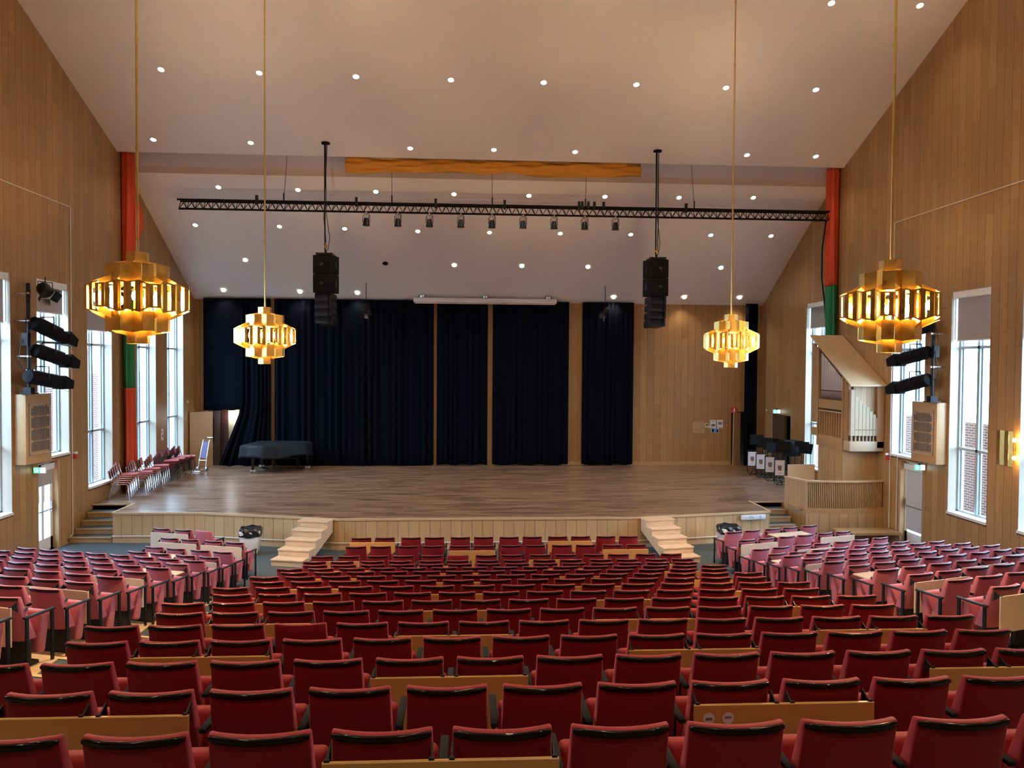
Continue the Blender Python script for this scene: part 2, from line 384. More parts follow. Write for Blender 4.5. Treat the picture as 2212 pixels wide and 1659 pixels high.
# floors: flat front, raked terraces, rear
ROW = 0.8557
def cy(n): return 3.468 + ROW * (18 - n)          # n = row number counted from the stage, y of seat backs
def cz(n): return 0.0 if n <= 3 else (0.108 if n == 4 else 0.26 + 0.1655 * (n - 5))
XA, XB = -4.05, 5.45                              # aisle centre lines where the terraces fold
TAN = math.tan(math.radians(16.8))
def terr_y(x, y):
    if x < XA: return y + (XA - x) * TAN
    if x > XB: return y + (x - XB) * TAN
    return y
struct(MB().box(XL - .4, XR + .4, YE, YB + .1, -0.3, 0.0).obj('floor', M['carpet']))
def terrace(n):
    z0, z1 = cz(n - 1), cz(n); ye = cy(n) + 0.50
    xs = [XL, XA, XB, XR]
    mb = MB()
    yf = [terr_y(x, ye) for x in xs]
    zb = max(0.0, z0 - 0.001)
    for i in range(3):
        a, b = i, i + 1
        yb0, yb1 = (YE, YE) if n >= 21 else (yf[a] - ROW - .02, yf[b] - ROW - .02)
        vs = [(xs[a], yf[a], zb), (xs[b], yf[b], zb), (xs[b], yf[b], z1), (xs[a], yf[a], z1), (xs[a], yb0, z1), (xs[b], yb1, z1), (xs[a], yb0, zb), (xs[b], yb1, zb)]
        mb.add(vs, [(0, 1, 2, 3), (3, 2, 5, 4), (4, 5, 7, 6)])
    o = struct(mb.obj('floor_terrace', M['carpet']))
    nz = MB()
    for i in range(3):
        a, b = i, i + 1
        vs = [(xs[a], yf[a] + .012, z1 - .1655 if n > 4 else 0.002), (xs[b], yf[b] + .012, z1 - .1655 if n > 4 else 0.002), (xs[b], yf[b] + .012, z1 + .008), (xs[a], yf[a] + .012, z1 + .008),
              (xs[a], yf[a] - .05, z1 + .008), (xs[b], yf[b] - .05, z1 + .008)]
        nz.add(vs, [(0, 1, 2, 3), (3, 2, 5, 4)])
    nz.obj('step_nosing', M['step'], o)
    # birch landing strips next to the side blocks
    st = MB()
    if n <= 16:
        for s_ in (-1, 1):
            xa, xb_ = (-5.45, -4.78) if s_ < 0 else (6.18, 6.85)
            p = [(xa, terr_y(xa, ye) - .06), (xb_, terr_y(xb_, ye) - .06), (xb_, terr_y(xb_, ye) - ROW + .14), (xa, terr_y(xa, ye) - ROW + .14)]
            st.prism(p, z1 + .001, z1 + .012)
        st.obj('landing_board', M['step'], o)
for n in range(4, 22): terrace(n)

# stage
ZS = 0.82
outline = [(-9.57, 21.4), (-7.2, 21.35), (-3.33, 20.4), (4.62, 20.42), (8.6, 21.2), (8.6, 22.78), (9.7, 22.78), (9.7, 22.9), (XR, 22.9), (XR, YB), (XL, YB), (XL, 22.78), (-9.57, 22.78)]
sb = MB(); n_ = len(outline)
sb.add([(x, y, ZS) for x, y in outline], [tuple(range(n_))]); struct(sb.obj('floor_stage', M['parquet']))
fb = MB(); tb = MB(); 
fr_pts = outline[:6]; fr_pts = [(-9.57, 22.78)] + fr_pts
for (a, b) in zip(fr_pts[:-1], fr_pts[1:]):
    fb.add([(a[0], a[1], 0), (b[0], b[1], 0), (b[0], b[1], ZS - .002), (a[0], a[1], ZS - .002)], [(0, 1, 2, 3)])
    d = Vector((b[0] - a[0], b[1] - a[1], 0)); L = d.length; ang = math.atan2(d.y, d.x)
    Mx = T(a[0], a[1], 0) @ RZ(ang)
    tb.box(-.0, L, -.03, .03, ZS - .045, ZS + .012, Mx)
    if abs(ang) < 1.0: tb.box(0, L, -.02, .0, 0.0, .10, Mx)
sf = struct(fb.obj('wall_stage_front', M['front'])); tb.obj('edge_trim', M['oakpale'], sf)
pr = MB()
for (a, b) in list(zip(fr_pts[:-1], fr_pts[1:]))[1:5]:
    d = Vector((b[0] - a[0], b[1] - a[1], 0)); L = d.length; Mx = T(a[0], a[1], 0) @ RZ(math.atan2(d.y, d.x))
    pr.tube([(0, -.05, .19), (L, -.05, .19)], .014, 6, Mx)
pr.obj('white_pipe', M['white'], sf, smooth=True)
# notch risers + side stairs
for sx, xa, xb_ in ((0, XL, -9.57), (1, 8.6, 9.62)):
    o = empty('stage_stairs', ((xa + xb_) / 2, 21.3, 0))
    tag(o, ('oak side steps up to the stage beside the window wall and stacked chairs' if sx == 0 else 'oak side steps up to the stage beside the slatted organ balcony'), 'stairs', 'side steps')
    for i in range(5):
        y0 = 21.42 + i * .33
        t = MB(); t.box(xa + .03 - o.location.x, xb_ - .035 - o.location.x, y0 - 21.3, 22.74 - 21.3, i * .164 + .001, (i + 1) * .164 - .03); t.obj('riser', M['oak'], o)
        t = MB(); t.box(xa + .03 - o.location.x, xb_ - .035 - o.location.x, y0 - 21.3 - .02, y0 - 21.3 + .35, (i + 1) * .164 - .03, (i + 1) * .164 - (.002 if i == 4 else 0)); t.obj('tread', M['carpet'], o)
        t = MB(); t.box(xa + .03 - o.location.x, xb_ - .035 - o.location.x, y0 - 21.3 - .035, y0 - 21.3 - .02, (i + 1) * .164 - .035, (i + 1) * .164 + .003); t.obj('nosing', M['oakpale'], o)
struct(MB().box(8.6, XR, 22.76, 22.9, 0, ZS - .001).box(XL, -9.57, 22.76, 22.78, 0, ZS - .001).obj('wall_stage_return', M['oak']))
# skirting along the stage wall
struct(MB().box(-7.6, 10.95, YB - .03, YB, ZS, ZS + .13).obj('baseboard_front', M['oak']))
struct(MB().box(XL, XL + .02, YE, 21.4, 0, .02).obj('baseboard_left', M['oak']))
# exterior
struct(MB().box(-60, 60, -40, 80, -.5, -.31).obj('ground_outside', flat('outside_paving', (.45, .45, .44), .9)))
struct(MB().box(-16.0, -15.6, 5, 60, -.3, 4.4).obj('wall_courtyard', M['brickY']))
struct(MB().box(16.6, 17.0, 5, 60, -.3, 3.1).obj('wall_courtyard', M['brickY']))
# windows
def window(side, X, a, b, c, d, bl, k, door=False):
    sx = -1 if side == 'L' else 1
    xg = X + sx * .27
    def bx(mb, x0, x1, *r): mb.box(min(x0, x1), max(x0, x1), *r)
    fr_ = MB(); t = .05
    for (y0, y1) in ((a, a + t), (b - t, b)): bx(fr_, xg - .035, xg + .035, y0, y1, c, d)
    for (z0, z1) in ((c, c + t), (d - t, d)): bx(fr_, xg - .035, xg + .035, a, b, z0, z1)
    my = a + (b - a) * .5
    bx(fr_, xg - .04, xg + .04, my - .045, my + .045, c, d)
    for z in ((2.88, 5.42) if not door else (5.42,)): bx(fr_, xg - .04, xg + .04, a, b, z - .035, z + .035)
    for (y0, y1) in ((a + t, my - .045), (my + .045, b - t)):   # inner sash rims
        bx(fr_, xg + sx * .02, xg + sx * .06, y0, y0 + .035, c + t, d - t); bx(fr_, xg + sx * .02, xg + sx * .06, y1 - .035, y1, c + t, d - t)
    o = struct(fr_.obj('window_%d' % k, M['frame'], bev=.004, seg=1))
    g = MB(); bx(g, xg + sx * .045, xg + sx * .047, a + t, b - t, c + t, d - t); g.obj('glass', M['glass'], o)
    sl = MB(); bx(sl, X - sx * .03, xg - .0, a - .0, b + .0, c - .025, c + .004); bx(sl, X - sx * .03, X, a - .02, b + .02, c - .06, c - .025); sl.obj('sill', [M['white']], o)
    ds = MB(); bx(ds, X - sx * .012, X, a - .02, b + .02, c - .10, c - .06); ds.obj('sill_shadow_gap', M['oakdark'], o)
def blind(side, X, a, b, d, bl, label, cord=True):
    sx = -1 if side == 'L' else 1
    def bx(mb, x0, x1, *r): mb.box(min(x0, x1), max(x0, x1), *r)
    e = empty('roller_blind', (X + sx * .12, (a + b) / 2, bl)); x0 = sx * 0
    w2 = (b - a) / 2 - .02
    f = MB(); bx(f, .0, .004, -w2 + .12, w2 - .05, 0, d - bl - .1); f.obj('blind_fabric', M['blind'], e)
    c_ = MB(); bx(c_, -sx * .11, sx * .05, -w2, w2, d - bl - .17, d - bl); c_.obj('cassette', M['white'], e, bev=.01)
    r = MB(); bx(r, -.012, .012, -w2 + .12, w2 - .05, -.03, 0); r.obj('bottom_rail', M['white'], e)
    if cord:
        q = MB(); q.tube([(-sx * .05, w2 - .03, d - bl - .15), (-sx * .05, w2 - .03, -.0)], .012, 6); q.obj('cord_guide', M['white'], e, smooth=True)
    tag(e, label, 'blind', 'half lowered roller blinds')
ordw = ['', 'first', 'second', 'third', 'fourth', 'fifth', 'sixth', 'seventh', 'eighth', 'ninth', 'tenth', 'eleventh', 'twelfth', 'thirteenth', 'fourteenth', 'fifteenth', 'sixteenth', 'seventeenth', 'eighteenth']
k = 1
lblL = {4: 'in the window above the glazed exit door', 3: 'in the window nearest the camera on the left wall', 5: 'behind the near hexagonal pendant lamp on the left', 6: 'in the first window past the long banner, above the stacked chairs', 7: 'in the last left window beside the stage door'}
for i, (a, b, c, d, e) in enumerate(WL, 1):
    window('L', XL, a, b, c, d, e, k, door=(i == 4)); k += 1
    if i in lblL: blind('L', XL, a, b, d, e, 'grey roller blind ' + lblL[i])
lblR = {2: 'at the far right picture edge', 3: 'in the window beside the brass wall lamp', 4: 'above the right exit door behind the black spotlights', 5: 'behind the pipe organ roof'}
for i, (a, b, c, d, e) in enumerate(WR, 1):
    window('R', XR, a, b, c, d, e, k, door=(i == 4)); k += 1
    if i in lblR: blind('R', XR, a, b, d, e, 'grey roller blind ' + lblR[i])
# exit doors in the side walls
def exitdoor(side, X, d4, k):
    sx = -1 if side == 'L' else 1; y0, y1, z0, z1 = d4; xg = X + sx * .18
    def bx(mb, x0, x1, *r): mb.box(min(x0, x1), max(x0, x1), *r)
    f = MB()
    bx(f, xg - .03, xg + .03, y0, y0 + .12, z0, z1); bx(f, xg - .03, xg + .03, y1 - .12, y1, z0, z1); bx(f, xg - .03, xg + .03, y0, y1, z1 - .12, z1); bx(f, xg - .03, xg + .03, y0, y1, 0, .32)
    if side == 'L': bx(f, xg - .03, xg + .03, (y0 + y1) / 2 - .05, (y0 + y1) / 2 + .05, .32, z1)
    o = struct(f.obj('door_%d' % k, M['white'], bev=.004, seg=1))
    g = MB(); bx(g, xg + sx * .01, xg + sx * .014, y0 + .1, y1 - .1, .3, z1 - .1); g.obj('glass', M['glass'], o)
    pb = MB(); xb = xg - sx * .10
    pb.tube([(xb, y0 + .05, 1.06), (xb, y1 - .08, 1.06)], .014, 8); pb.tube([(xg, y1 - .08, 1.0), (xb, y1 - .08, 1.06)], .018, 8); pb.tube([(xg, y0 + .05, 1.0), (xb, y0 + .05, 1.06)], .018, 8)
    bx(pb, xg - sx * .03, xg - sx * .07, y1 - .11, y1 - .05, .98, 1.25); pb.obj('push_bar', M['metal'], o, smooth=True)
    jm = MB(); yj = y1 + .0; bx(jm, X, xg + sx * .04, y1, y1 + .11, 0, 2.32); jm.obj('jamb', M['oak'], o)
    top = MB(); bx(top, xg - .03, xg + .03, y0, y1, z1, z1 + .07); top.obj('head', M['white'], o)
exitdoor('L', XL, DOORL, 1); exitdoor('R', XR, DOORR, 2)
for side, X, (y0, y1, z0, z1), bot, lb in (('L', XL, DOORL, 1.72, 'short grey roller blind on the glazed left exit door'), ('R', XR, DOORR, .40, 'long grey roller blind covering the right exit door')):
    sx = -1 if side == 'L' else 1
    e = empty('door_blind', (X + sx * .10, (y0 + y1) / 2, bot))
    MB().box(-.003, .003, -.40, .38, 0, z1 - bot - .12).obj('blind_fabric', M['blind'] if side == 'L' else flat('pale_grey_blind', (.50, .51, .55), .8), e)
    MB().box(-.05, .03, -.46, .44, z1 - bot - .18, z1 - bot - .02).obj('cassette', M['white'], e, bev=.01)
    tag(e, lb, 'blind')
# stage right wall door (brown) and grey opening
dd = MB().box(XR + .06, XR + .1, 28.95, 30.12, ZS, 3.03); o = struct(dd.obj('door_3', M['walnut']))
MB().box(XR + .28, XR + .34, 28.27, 28.95, ZS, 3.03).obj('door_leaf', flat('blue_grey_door', (.16, .17, .2), .6), o)
MB().box(XR + .02, XR + .12, 28.88, 28.95, ZS, 3.03).obj('jamb', M['oakdark'], o)
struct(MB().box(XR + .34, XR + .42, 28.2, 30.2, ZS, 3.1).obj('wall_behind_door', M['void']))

# ------------------------------------------------------------------ conduits, alarms, signs
def conduit(name, pts, label, r=.012, mt='white', cat='cable'):
    tag(MB().tube(pts, r, 6).obj(name, M[mt], smooth=True), label, cat)
conduit('wall_conduit', [(XL + .02, 6, 9.1), (XL + .02, 21.62, 9.1), (XL + .02, 21.62, .2), (XL + .02, 21.4, .13), (XL + .05, 21.45, .1)], 'thin white conduit running along and down the left oak wall')
conduit('wall_conduit', [(XR - .02, 6, 9.04), (XR - .02, 21.40, 9.04), (XR - .02, 21.40, .15)], 'thin white conduit along the right oak wall above the brass pendant')
conduit('door_conduit', [(XR - .02, 19.8, 2.40), (XR - .02, 21.02, 2.40), (XR - .02, 21.02, .02)], 'thin white conduit framing the right exit door')
def alarm(x, y, z, sx, lb):
    e = empty('fire_alarm', (x, y, z))
    MB().box(min(0, sx * .09), max(0, sx * .09), -.06, .06, -.07, .03).obj('housing', M['redpaint'], e, bev=.01)
    q = MB(); q.tube([(0, 0, .09), (sx * .12, -.02, .09)], .035, 10); q.obj('beacon', M['white'], e, smooth=True)
    tag(e, lb, 'alarm')
alarm(XL, 21.70, 2.33, 1, 'red fire alarm with white beacon beside the left exit door')
alarm(XR, 21.48, 2.31, -1, 'red fire alarm with white beacon between organ and right exit door')
def running_man(mb, M4, s):
    for (a, b, c, d) in ((.02, .10, .02, .30), (.10, .22, .14, .20), (-.08, .04, .10, .16), (-.02, .06, .30, .40), (.04, .16, -.02, .05), (-.12, -.02, -.04, .03)):
        mb.box(a * s, b * s, -.001, .001, c * s, d * s, M4)
def exitsign(loc, rz, lb, w_=.30, h=.15):
    e = empty('exit_sign', loc, rz)
    MB().box(-w_ / 2, w_ / 2, -.02, .02, -h, 0).obj('sign_box', M['white'], e)
    for s in (-1, 1):
        MB().box(-w_ / 2 + .01, .02, min(s * .021, s * .023), max(s * .021, s * .023), -h + .01, -.01).obj('green_panel', M['signgreen'], e)
        MB().box(.02, w_ / 2 - .01, min(s * .021, s * .023), max(s * .021, s * .023), -h + .01, -.01).obj('white_panel', M['signwhite'], e)
        q = MB(); running_man(q, T(-.07, s * .025, -h + .035), .26); q.obj('running_figure', M['signwhite'], e)
        q = MB(); q.add([(-.012, s * .0245, -.045), (.012, s * .0245, -.045), (0, s * .0245, -.085)], [(0, 1, 2)], T(-.11, 0, 0)); q.box(-.004, .004, s * .0245 - .0005, s * .0245 + .0005, -.05, -.02, T(-.11, 0, 0)); q.obj('arrow', M['signwhite'], e)
    MB().box(-.02, .02, -.02, .02, 0, .05).obj('bracket', M['black'], e)
    tag(e, lb, 'sign')
exitsign((XL + .18, 19.72, 2.29), 0, 'green and white running man exit sign beside the glazed left door')
exitsign((XR - .18, 19.70, 2.33), 0, 'green and white running man exit sign beside the right exit door')
exitsign((XR - .16, 29.2, 3.23), 0, 'small lit exit sign above the brown door at stage side')

# brass wall lamp
e = empty('wall_lamp', (XR, 16.65, 3.12))
q = MB()
for j, (a0, a1) in enumerate([(-.32, -.23), (-.22, -.09), (-.07, .05), (.06, .16)]):
    q.add([(-.10 - .03 * (j % 2), a0, -.39), (-.13, a1, -.39), (-.13, a1, .39), (-.10 - .03 * (j % 2), a0, .39)], [(0, 1, 2, 3)])
solid(q.obj('brass_plate', M['brass'], e), .006)
MB().box(-.05, 0, -.28, .12, -.1, .1).obj('back_plate', M['brass'], e, bev=.004)
q = MB()
for z in (-.2, .2): q.lathe([(.001, -.045), (.03, -.035), (.045, 0), (.03, .035), (.001, .045)], 12, T(-.075, -.33, z)); q.lathe([(.001, -.03), (.02, 0), (.001, .03)], 10, T(-.06, .2, z))
q.obj('bulb', M['sconceglow'], e, smooth=True)
tag(e, 'vertical brass wall lamp with two glowing bulbs on the right wall', 'lamp')
for z in (-.2, .2):
    l = bpy.data.lights.new('wall_lamp_light', 'POINT'); l.energy = 9; l.color = (1, .6, .2); l.shadow_soft_size = .03
    lo = bpy.data.objects.new('wall_lamp_light', l); link(lo); lo.location = (XR - .09, 16.27, 3.12 + z)

# column speakers in oak boxes on both walls
def wallspeaker(X, y0, y1, z0, z1, sx, lb):
    e = empty('wall_speaker', (X, (y0 + y1) / 2, z0)); h = z1 - z0; hw = (y1 - y0) / 2
    def bx(mb, x0, x1, *r): mb.box(min(x0, x1), max(x0, x1), *r)
    # the box front is turned a little towards the seats
    c = MB(); c.prism([(0, -hw), (sx * .28, -hw + .0), (sx * .36, hw), (0, hw)] if sx > 0 else [(0, -hw), (0, hw), (sx * .36, hw), (sx * .28, -hw)], 0, h); c.obj('cabinet', M['oak'], e, bev=.008)
    Mx = T(sx * .285, 0, 0) @ RZ(-sx * math.atan2(.08, 2 * hw)) 
    Mx = T(sx * .33, 0, 0) @ RZ(-sx * math.atan2(.08, 2 * hw))
    g = MB(); bx(g, 0, sx * .008, -hw + .14, hw - .14, .30, h - .30, Mx); g.obj('grille_cloth', M['grille'], e)
    f = MB(); a = .10
    for (p, q_, r, s_) in ((-hw + a, -hw + a + .035, .22, h - .22), (hw - a - .035, hw - a, .22, h - .22), (-hw + a, hw - a, .22, .255), (-hw + a, hw - a, h - .255, h - .22)): bx(f, 0, sx * .03, p, q_, r, s_, Mx)
    f.obj('frame', M['reveal'], e)
    s_ = MB(); n = 4; H = h - .5
    for i in range(1, n):
        z = .25 + H * i / n; bx(s_, 0, sx * .022, -hw + a + .035, hw - a - .035, z - .008, z + .008, Mx)
        for y in (-hw + .17, hw - .17): bx(s_, 0, sx * .02, y - .05, y + .05, z - .03, z + .03, Mx)
    for y in (-hw + .17, hw - .17): bx(s_, 0, sx * .02, y - .05, y + .05, h - .34, h - .255, Mx)
    s_.obj('crossbar', M['oak'], e)
    tag(e, lb, 'speaker')
wallspeaker(XL, 18.95, 19.93, 2.44, 4.13, 1, 'oak boxed wall speaker beside the glazed left exit door')
wallspeaker(XR, 18.83, 19.80, 2.44, 4.02, -1, 'oak boxed wall speaker beside the right exit door')

# ------------------------------------------------------------------ stage spotlights on wall poles
def profile_spot(name, base, aim, L, r, lb, yoke_up=True, group=None):
    """long theatre spotlight: tail at BASE pointing along AIM"""
    b = Vector(base); d = Vector(aim).normalized()
    e = empty(name, b)
    qd = d.to_track_quat('X', 'Z').to_matrix().to_4x4()
    body = MB(); body.lathe([(.03, 0), (r * .9, .03), (r, .1), (r, L * .62), (r * .86, L * .66), (r * .86, L * .74)], 12, qd @ RY(PI / 2)); body.obj('body', M['blackm'], e, smooth=True)
    sn = MB(); sn.add([(L * .72, -r, -r), (L * .72, r, -r), (L * .72, r, r), (L * .72, -r, r), (L, -r * .55, -r * .6), (L, r * .55, -r * .6), (L, r * .55, r * .6), (L, -r * .55, r * .6)],
                      [(0, 1, 5, 4), (1, 2, 6, 5), (2, 3, 7, 6), (3, 0, 4, 7), (0, 3, 2, 1)], qd); sn.obj('snout', M['black'], e)
    rl = MB()
    for y in (-.4, .4): rl.box(.08, L * .6, y * r * 1.6 - .008, y * r * 1.6 + .008, r * .80, r * .95, qd)
    rl.obj('rail', M['metal'], e)
    yk = MB(); s = 1
    mid = d * (L * .34)
    sd = Vector((0, 0, 1)).cross(d).normalized()
    for k_ in (-1, 1): yk.tube([mid + sd * k_ * (r + .015), mid + sd * k_ * (r + .015) + Vector((0, 0, .30))], .016, 6)
    yk.tube([mid + sd * -(r + .015) + Vector((0, 0, .30)), mid + sd * (r + .015) + Vector((0, 0, .30))], .016, 6); yk.obj('yoke', M['black'], e)
    w_ = MB(); w_.tube([d * L * .95, d * (L * .8) + Vector((0, 0, -.16)), d * (L * 1.0) + Vector((0, 0, -.2))], .006, 5); w_.obj('colour_frame', M['metal'], e)
    tag(e, lb, 'spotlight', group); return e
def fresnel(name, loc, aim, lb, r=.13, group=None, flood=False):
    b = Vector(loc); d = Vector(aim).normalized(); e = empty(name, b); qd = d.to_track_quat('X', 'Z').to_matrix().to_4x4()
    MB().lathe([(.05, -.22), (r * .8, -.18), (r, -.10), (r, .08), (r * .85, .10)], 14, qd @ RY(PI / 2)).obj('body', M['black'], e, smooth=True)
    MB().lathe([(.001, .09), (r * .7, .095), (.001, .1)], 14, qd @ RY(PI / 2)).obj('lens', flat('frosted_lens', (.45, .40, .32), .3), e, smooth=True)
    for (p1, p2, tilt) in ((-1, 1, 0), (-1, 1, 1)):
        s_ = 1 if tilt == 0 else -1
        f = MB(); f.add([(.10, -r, s_ * r), (.10, r, s_ * r), (.30, r * .8, s_ * r * 1.7), (.30, -r * .8, s_ * r * 1.7)], [(0, 1, 2, 3)], qd); solid(f.obj('barn_door', M['black'] if s_ > 0 else M['metal'], e), .004)
    for s_ in (-1, 1):
        f = MB(); f.add([(.10, s_ * r, -r), (.10, s_ * r, r), (.26, s_ * r * 1.5, r * .8), (.26, s_ * r * 1.5, -r * .8)], [(0, 1, 2, 3)], qd); solid(f.obj('barn_door', M['black'], e), .004)
    yk = MB(); yk.tube([(-r - .03, 0, 0), (-r - .03, 0, .22), (r + .03, 0, .22), (r + .03, 0, 0)], .012, 6, RZ(math.atan2(d.y, d.x) + PI / 2)); yk.tube([(0, 0, .22), (0, 0, .34)], .014, 6); yk.obj('yoke', M['black'], e, smooth=True)
    tag(e, lb, 'spotlight', group); return e
def pole(x, y, z0, z1, wx, lb):
    e = empty('lighting_pole', (x, y, z0))
    MB().tube([(0, 0, 0), (0, 0, z1 - z0)], .045, 10).obj('pole', M['black'], e, smooth=True)
    q = MB()
    for z in (.9, 1.75, 2.4): 
        if z < z1 - z0: q.tube([(0, 0, z), (wx - x, .0, z)], .016, 6); q.tube([(0, 0, z - .02), (0, 0, z + .02)], .06, 10)
    q.obj('wall_bracket', M['metal'], e, smooth=True)
    MB().box(-.14, .14, -.16, .16, 0, .03).box(-.09, .09, -.09, .09, .03, .16).obj('base_plate', M['black'], e)
    MB().box(-.07, .07, -.16, -.04, 1.15, 1.45).obj('socket_box', M['black'], e)
    q = MB(); q.tube([(0, -.07, 1.5), (-.06, -.2, 1.2), (-.05, -.32, .8), (-.03, -.2, .55), (0, -.05, .6)], .01, 6)
    q.tube([(0, -.05, 2.0), (.03, -.18, 1.6), (0, -.08, 1.3)], .01, 6); q.obj('cable', M['black'], e, smooth=True)
    tag(e, lb, 'pole')
pole(-10.42, 19.0, 4.14, 6.78, XL, 'black lighting pole standing on the left wall speaker')
pole(11.88, 18.95, 4.03, 6.75, XR, 'black lighting pole standing on the right wall speaker')
gs = 'spotlights on the wall poles'
fresnel('barn_door_spotlight', (-10.18, 19.3, 6.62), (.55, -.25, -.62), 'round black spotlight with barn doors, topmost on left wall pole', .16, gs)
profile_spot('stage_spotlight', (-10.33, 19.0, 5.86), (.33, 1.35, -.48), 1.45, .17, 'long black spotlight, upper of three on the left wall pole', group=gs)
profile_spot('stage_spotlight', (-10.33, 19.05, 5.2), (.33, 1.35, -.36), 1.45, .17, 'long black spotlight, middle of three on the left wall pole', group=gs)
profile_spot('stage_spotlight', (-10.33, 18.75, 4.58), (.36, 1.4, -.26), 1.4, .17, 'long black spotlight, lowest on the left wall pole', group=gs)
profile_spot('stage_spotlight', (11.8, 18.9, 6.0), (-.33, 1.4, -.30), 1.4, .17, 'long black spotlight, top of the right wall pole behind the pendant', group=gs)
profile_spot('stage_spotlight', (11.8, 18.95, 5.32), (-.33, 1.4, -.30), 1.4, .17, 'long black spotlight, middle of the right wall pole', group=gs)
profile_spot('stage_spotlight', (11.8, 18.95, 4.62), (-.36, 1.4, -.36), 1.4, .17, 'long black spotlight, lowest on the right wall pole', group=gs)

# ------------------------------------------------------------------ ceiling downlights
A1 = [(-8.17, 21.25), (-5.6, 21.27), (-3.03, 21.3), (-0.46, 21.32), (2.09, 21.32), (4.67, 21.3), (7.21, 21.32), (9.78, 21.3), (-9.44, 23.93), (-6.57, 23.97), (-1.76, 24.05), (0.82, 24.03), (3.36, 24.04), (8.82, 24.0), (11.05, 23.99), (8.89, 18.59), (11.12, 18.57)]
A2 = [(-8.11, 25.8), (-5.56, 25.84), (-3.02, 25.85), (-0.44, 25.89), (2.07, 25.89), (4.64, 25.87), (7.17, 25.85), (9.72, 25.79), (-9.4, 27.39), (-6.53, 27.39), (-4.29, 27.44), (-1.74, 27.5), (0.8, 27.5), (3.33, 27.49), (5.88, 27.48), (8.8, 27.45), (11.02, 27.44), (-8.16, 29.01), (-5.57, 29.03), (-0.47, 29.12), (2.08, 29.11), (4.6, 29.11), (9.73, 29.06), (-9.45, 30.62), (-6.52, 30.65), (-4.3, 30.68), (5.91, 30.75), (8.79, 30.7), (11.06, 30.68)]
rowname = {0: 'hall ceiling row furthest from the slot', 1: 'hall ceiling row next to the slot', 2: 'hall ceiling top row at picture edge', 3: 'stage ceiling top row above truss', 4: 'stage ceiling row just below the truss', 5: 'stage ceiling third row', 6: 'stage ceiling lowest row above curtains'}

dl_me = None
proto = None
cnt = {}
def downlight(x, y, z, slope, rw):
    global proto
    cnt[rw] = cnt.get(rw, 0) + 1
    if proto is None:
        proto = empty('downlight')
        MB().lathe([(.085, .02), (.105, .0), (.105, -.012), (.098, -.016), (.08, -.01)], 20, None, False).obj('trim_ring', M['ring'], proto, smooth=True)
        MB().lathe([(.001, -.006), (.08, -.006), (.08, -.002)], 20).obj('lens', M['lens'], proto, smooth=True)
        e = proto
    else: e = copy_tree(proto)
    e.location = (x, y, z); e.rotation_euler = (-math.atan(slope), 0, 0)
    tag(e, 'round ceiling downlight, %s, %s from left' % (rowname[rw], ordw[cnt[rw]]), 'light', 'ceiling downlights')
    l = bpy.data.lights.get('downlight_beam')
    if l is None:
        l = bpy.data.lights.new('downlight_beam', 'SPOT'); l.energy = DL_E; l.color = (1.0, .82, .60); l.spot_size = math.radians(110); l.spot_blend = .8; l.shadow_soft_size = .08
    o = bpy.data.objects.new('downlight_beam', l); link(o); o.location = (x, y, z - .06)
for (x, y) in A1: downlight(x, y, Z1 + (SLOT0 - y) * S1, S1, 0 if 20 < y < 22 else (1 if y > 22 else 2))
for (x, y) in A2: downlight(x, y, 7.36 + (YB - y) * S2, S2, 3 if y < 26.5 else 4 if y < 28 else 5 if y < 30 else 6)
y = 29.07
o = MB().lathe([(.001, -.004), (.10, -.004), (.11, .004), (.001, .006)], 20).obj('ceiling_hole', M['blackm'], smooth=True); o.location = (-3.04, y, 7.36 + (YB - y) * S2 - .003); o.rotation_euler = (-math.atan(S2), 0, 0)
tag(o, 'round black unlit ceiling opening among the stage downlights', 'ceiling opening')
# added fill spots without fittings, unseen under the rear ceiling, brighten near seats
fill_l = bpy.data.lights['downlight_beam'].copy(); fill_l.energy = 85; fill_l.spot_size = math.radians(125)
for yy in (13.5, 9.0, 4.5, 0.0):
    for xx in (-8, -3.5, 1.0, 5.5, 10):
        o = bpy.data.objects.new('rear_fill_spot', fill_l); link(o); o.location = (xx, yy, ZR - (RIDGE - yy) * .30 - .1)

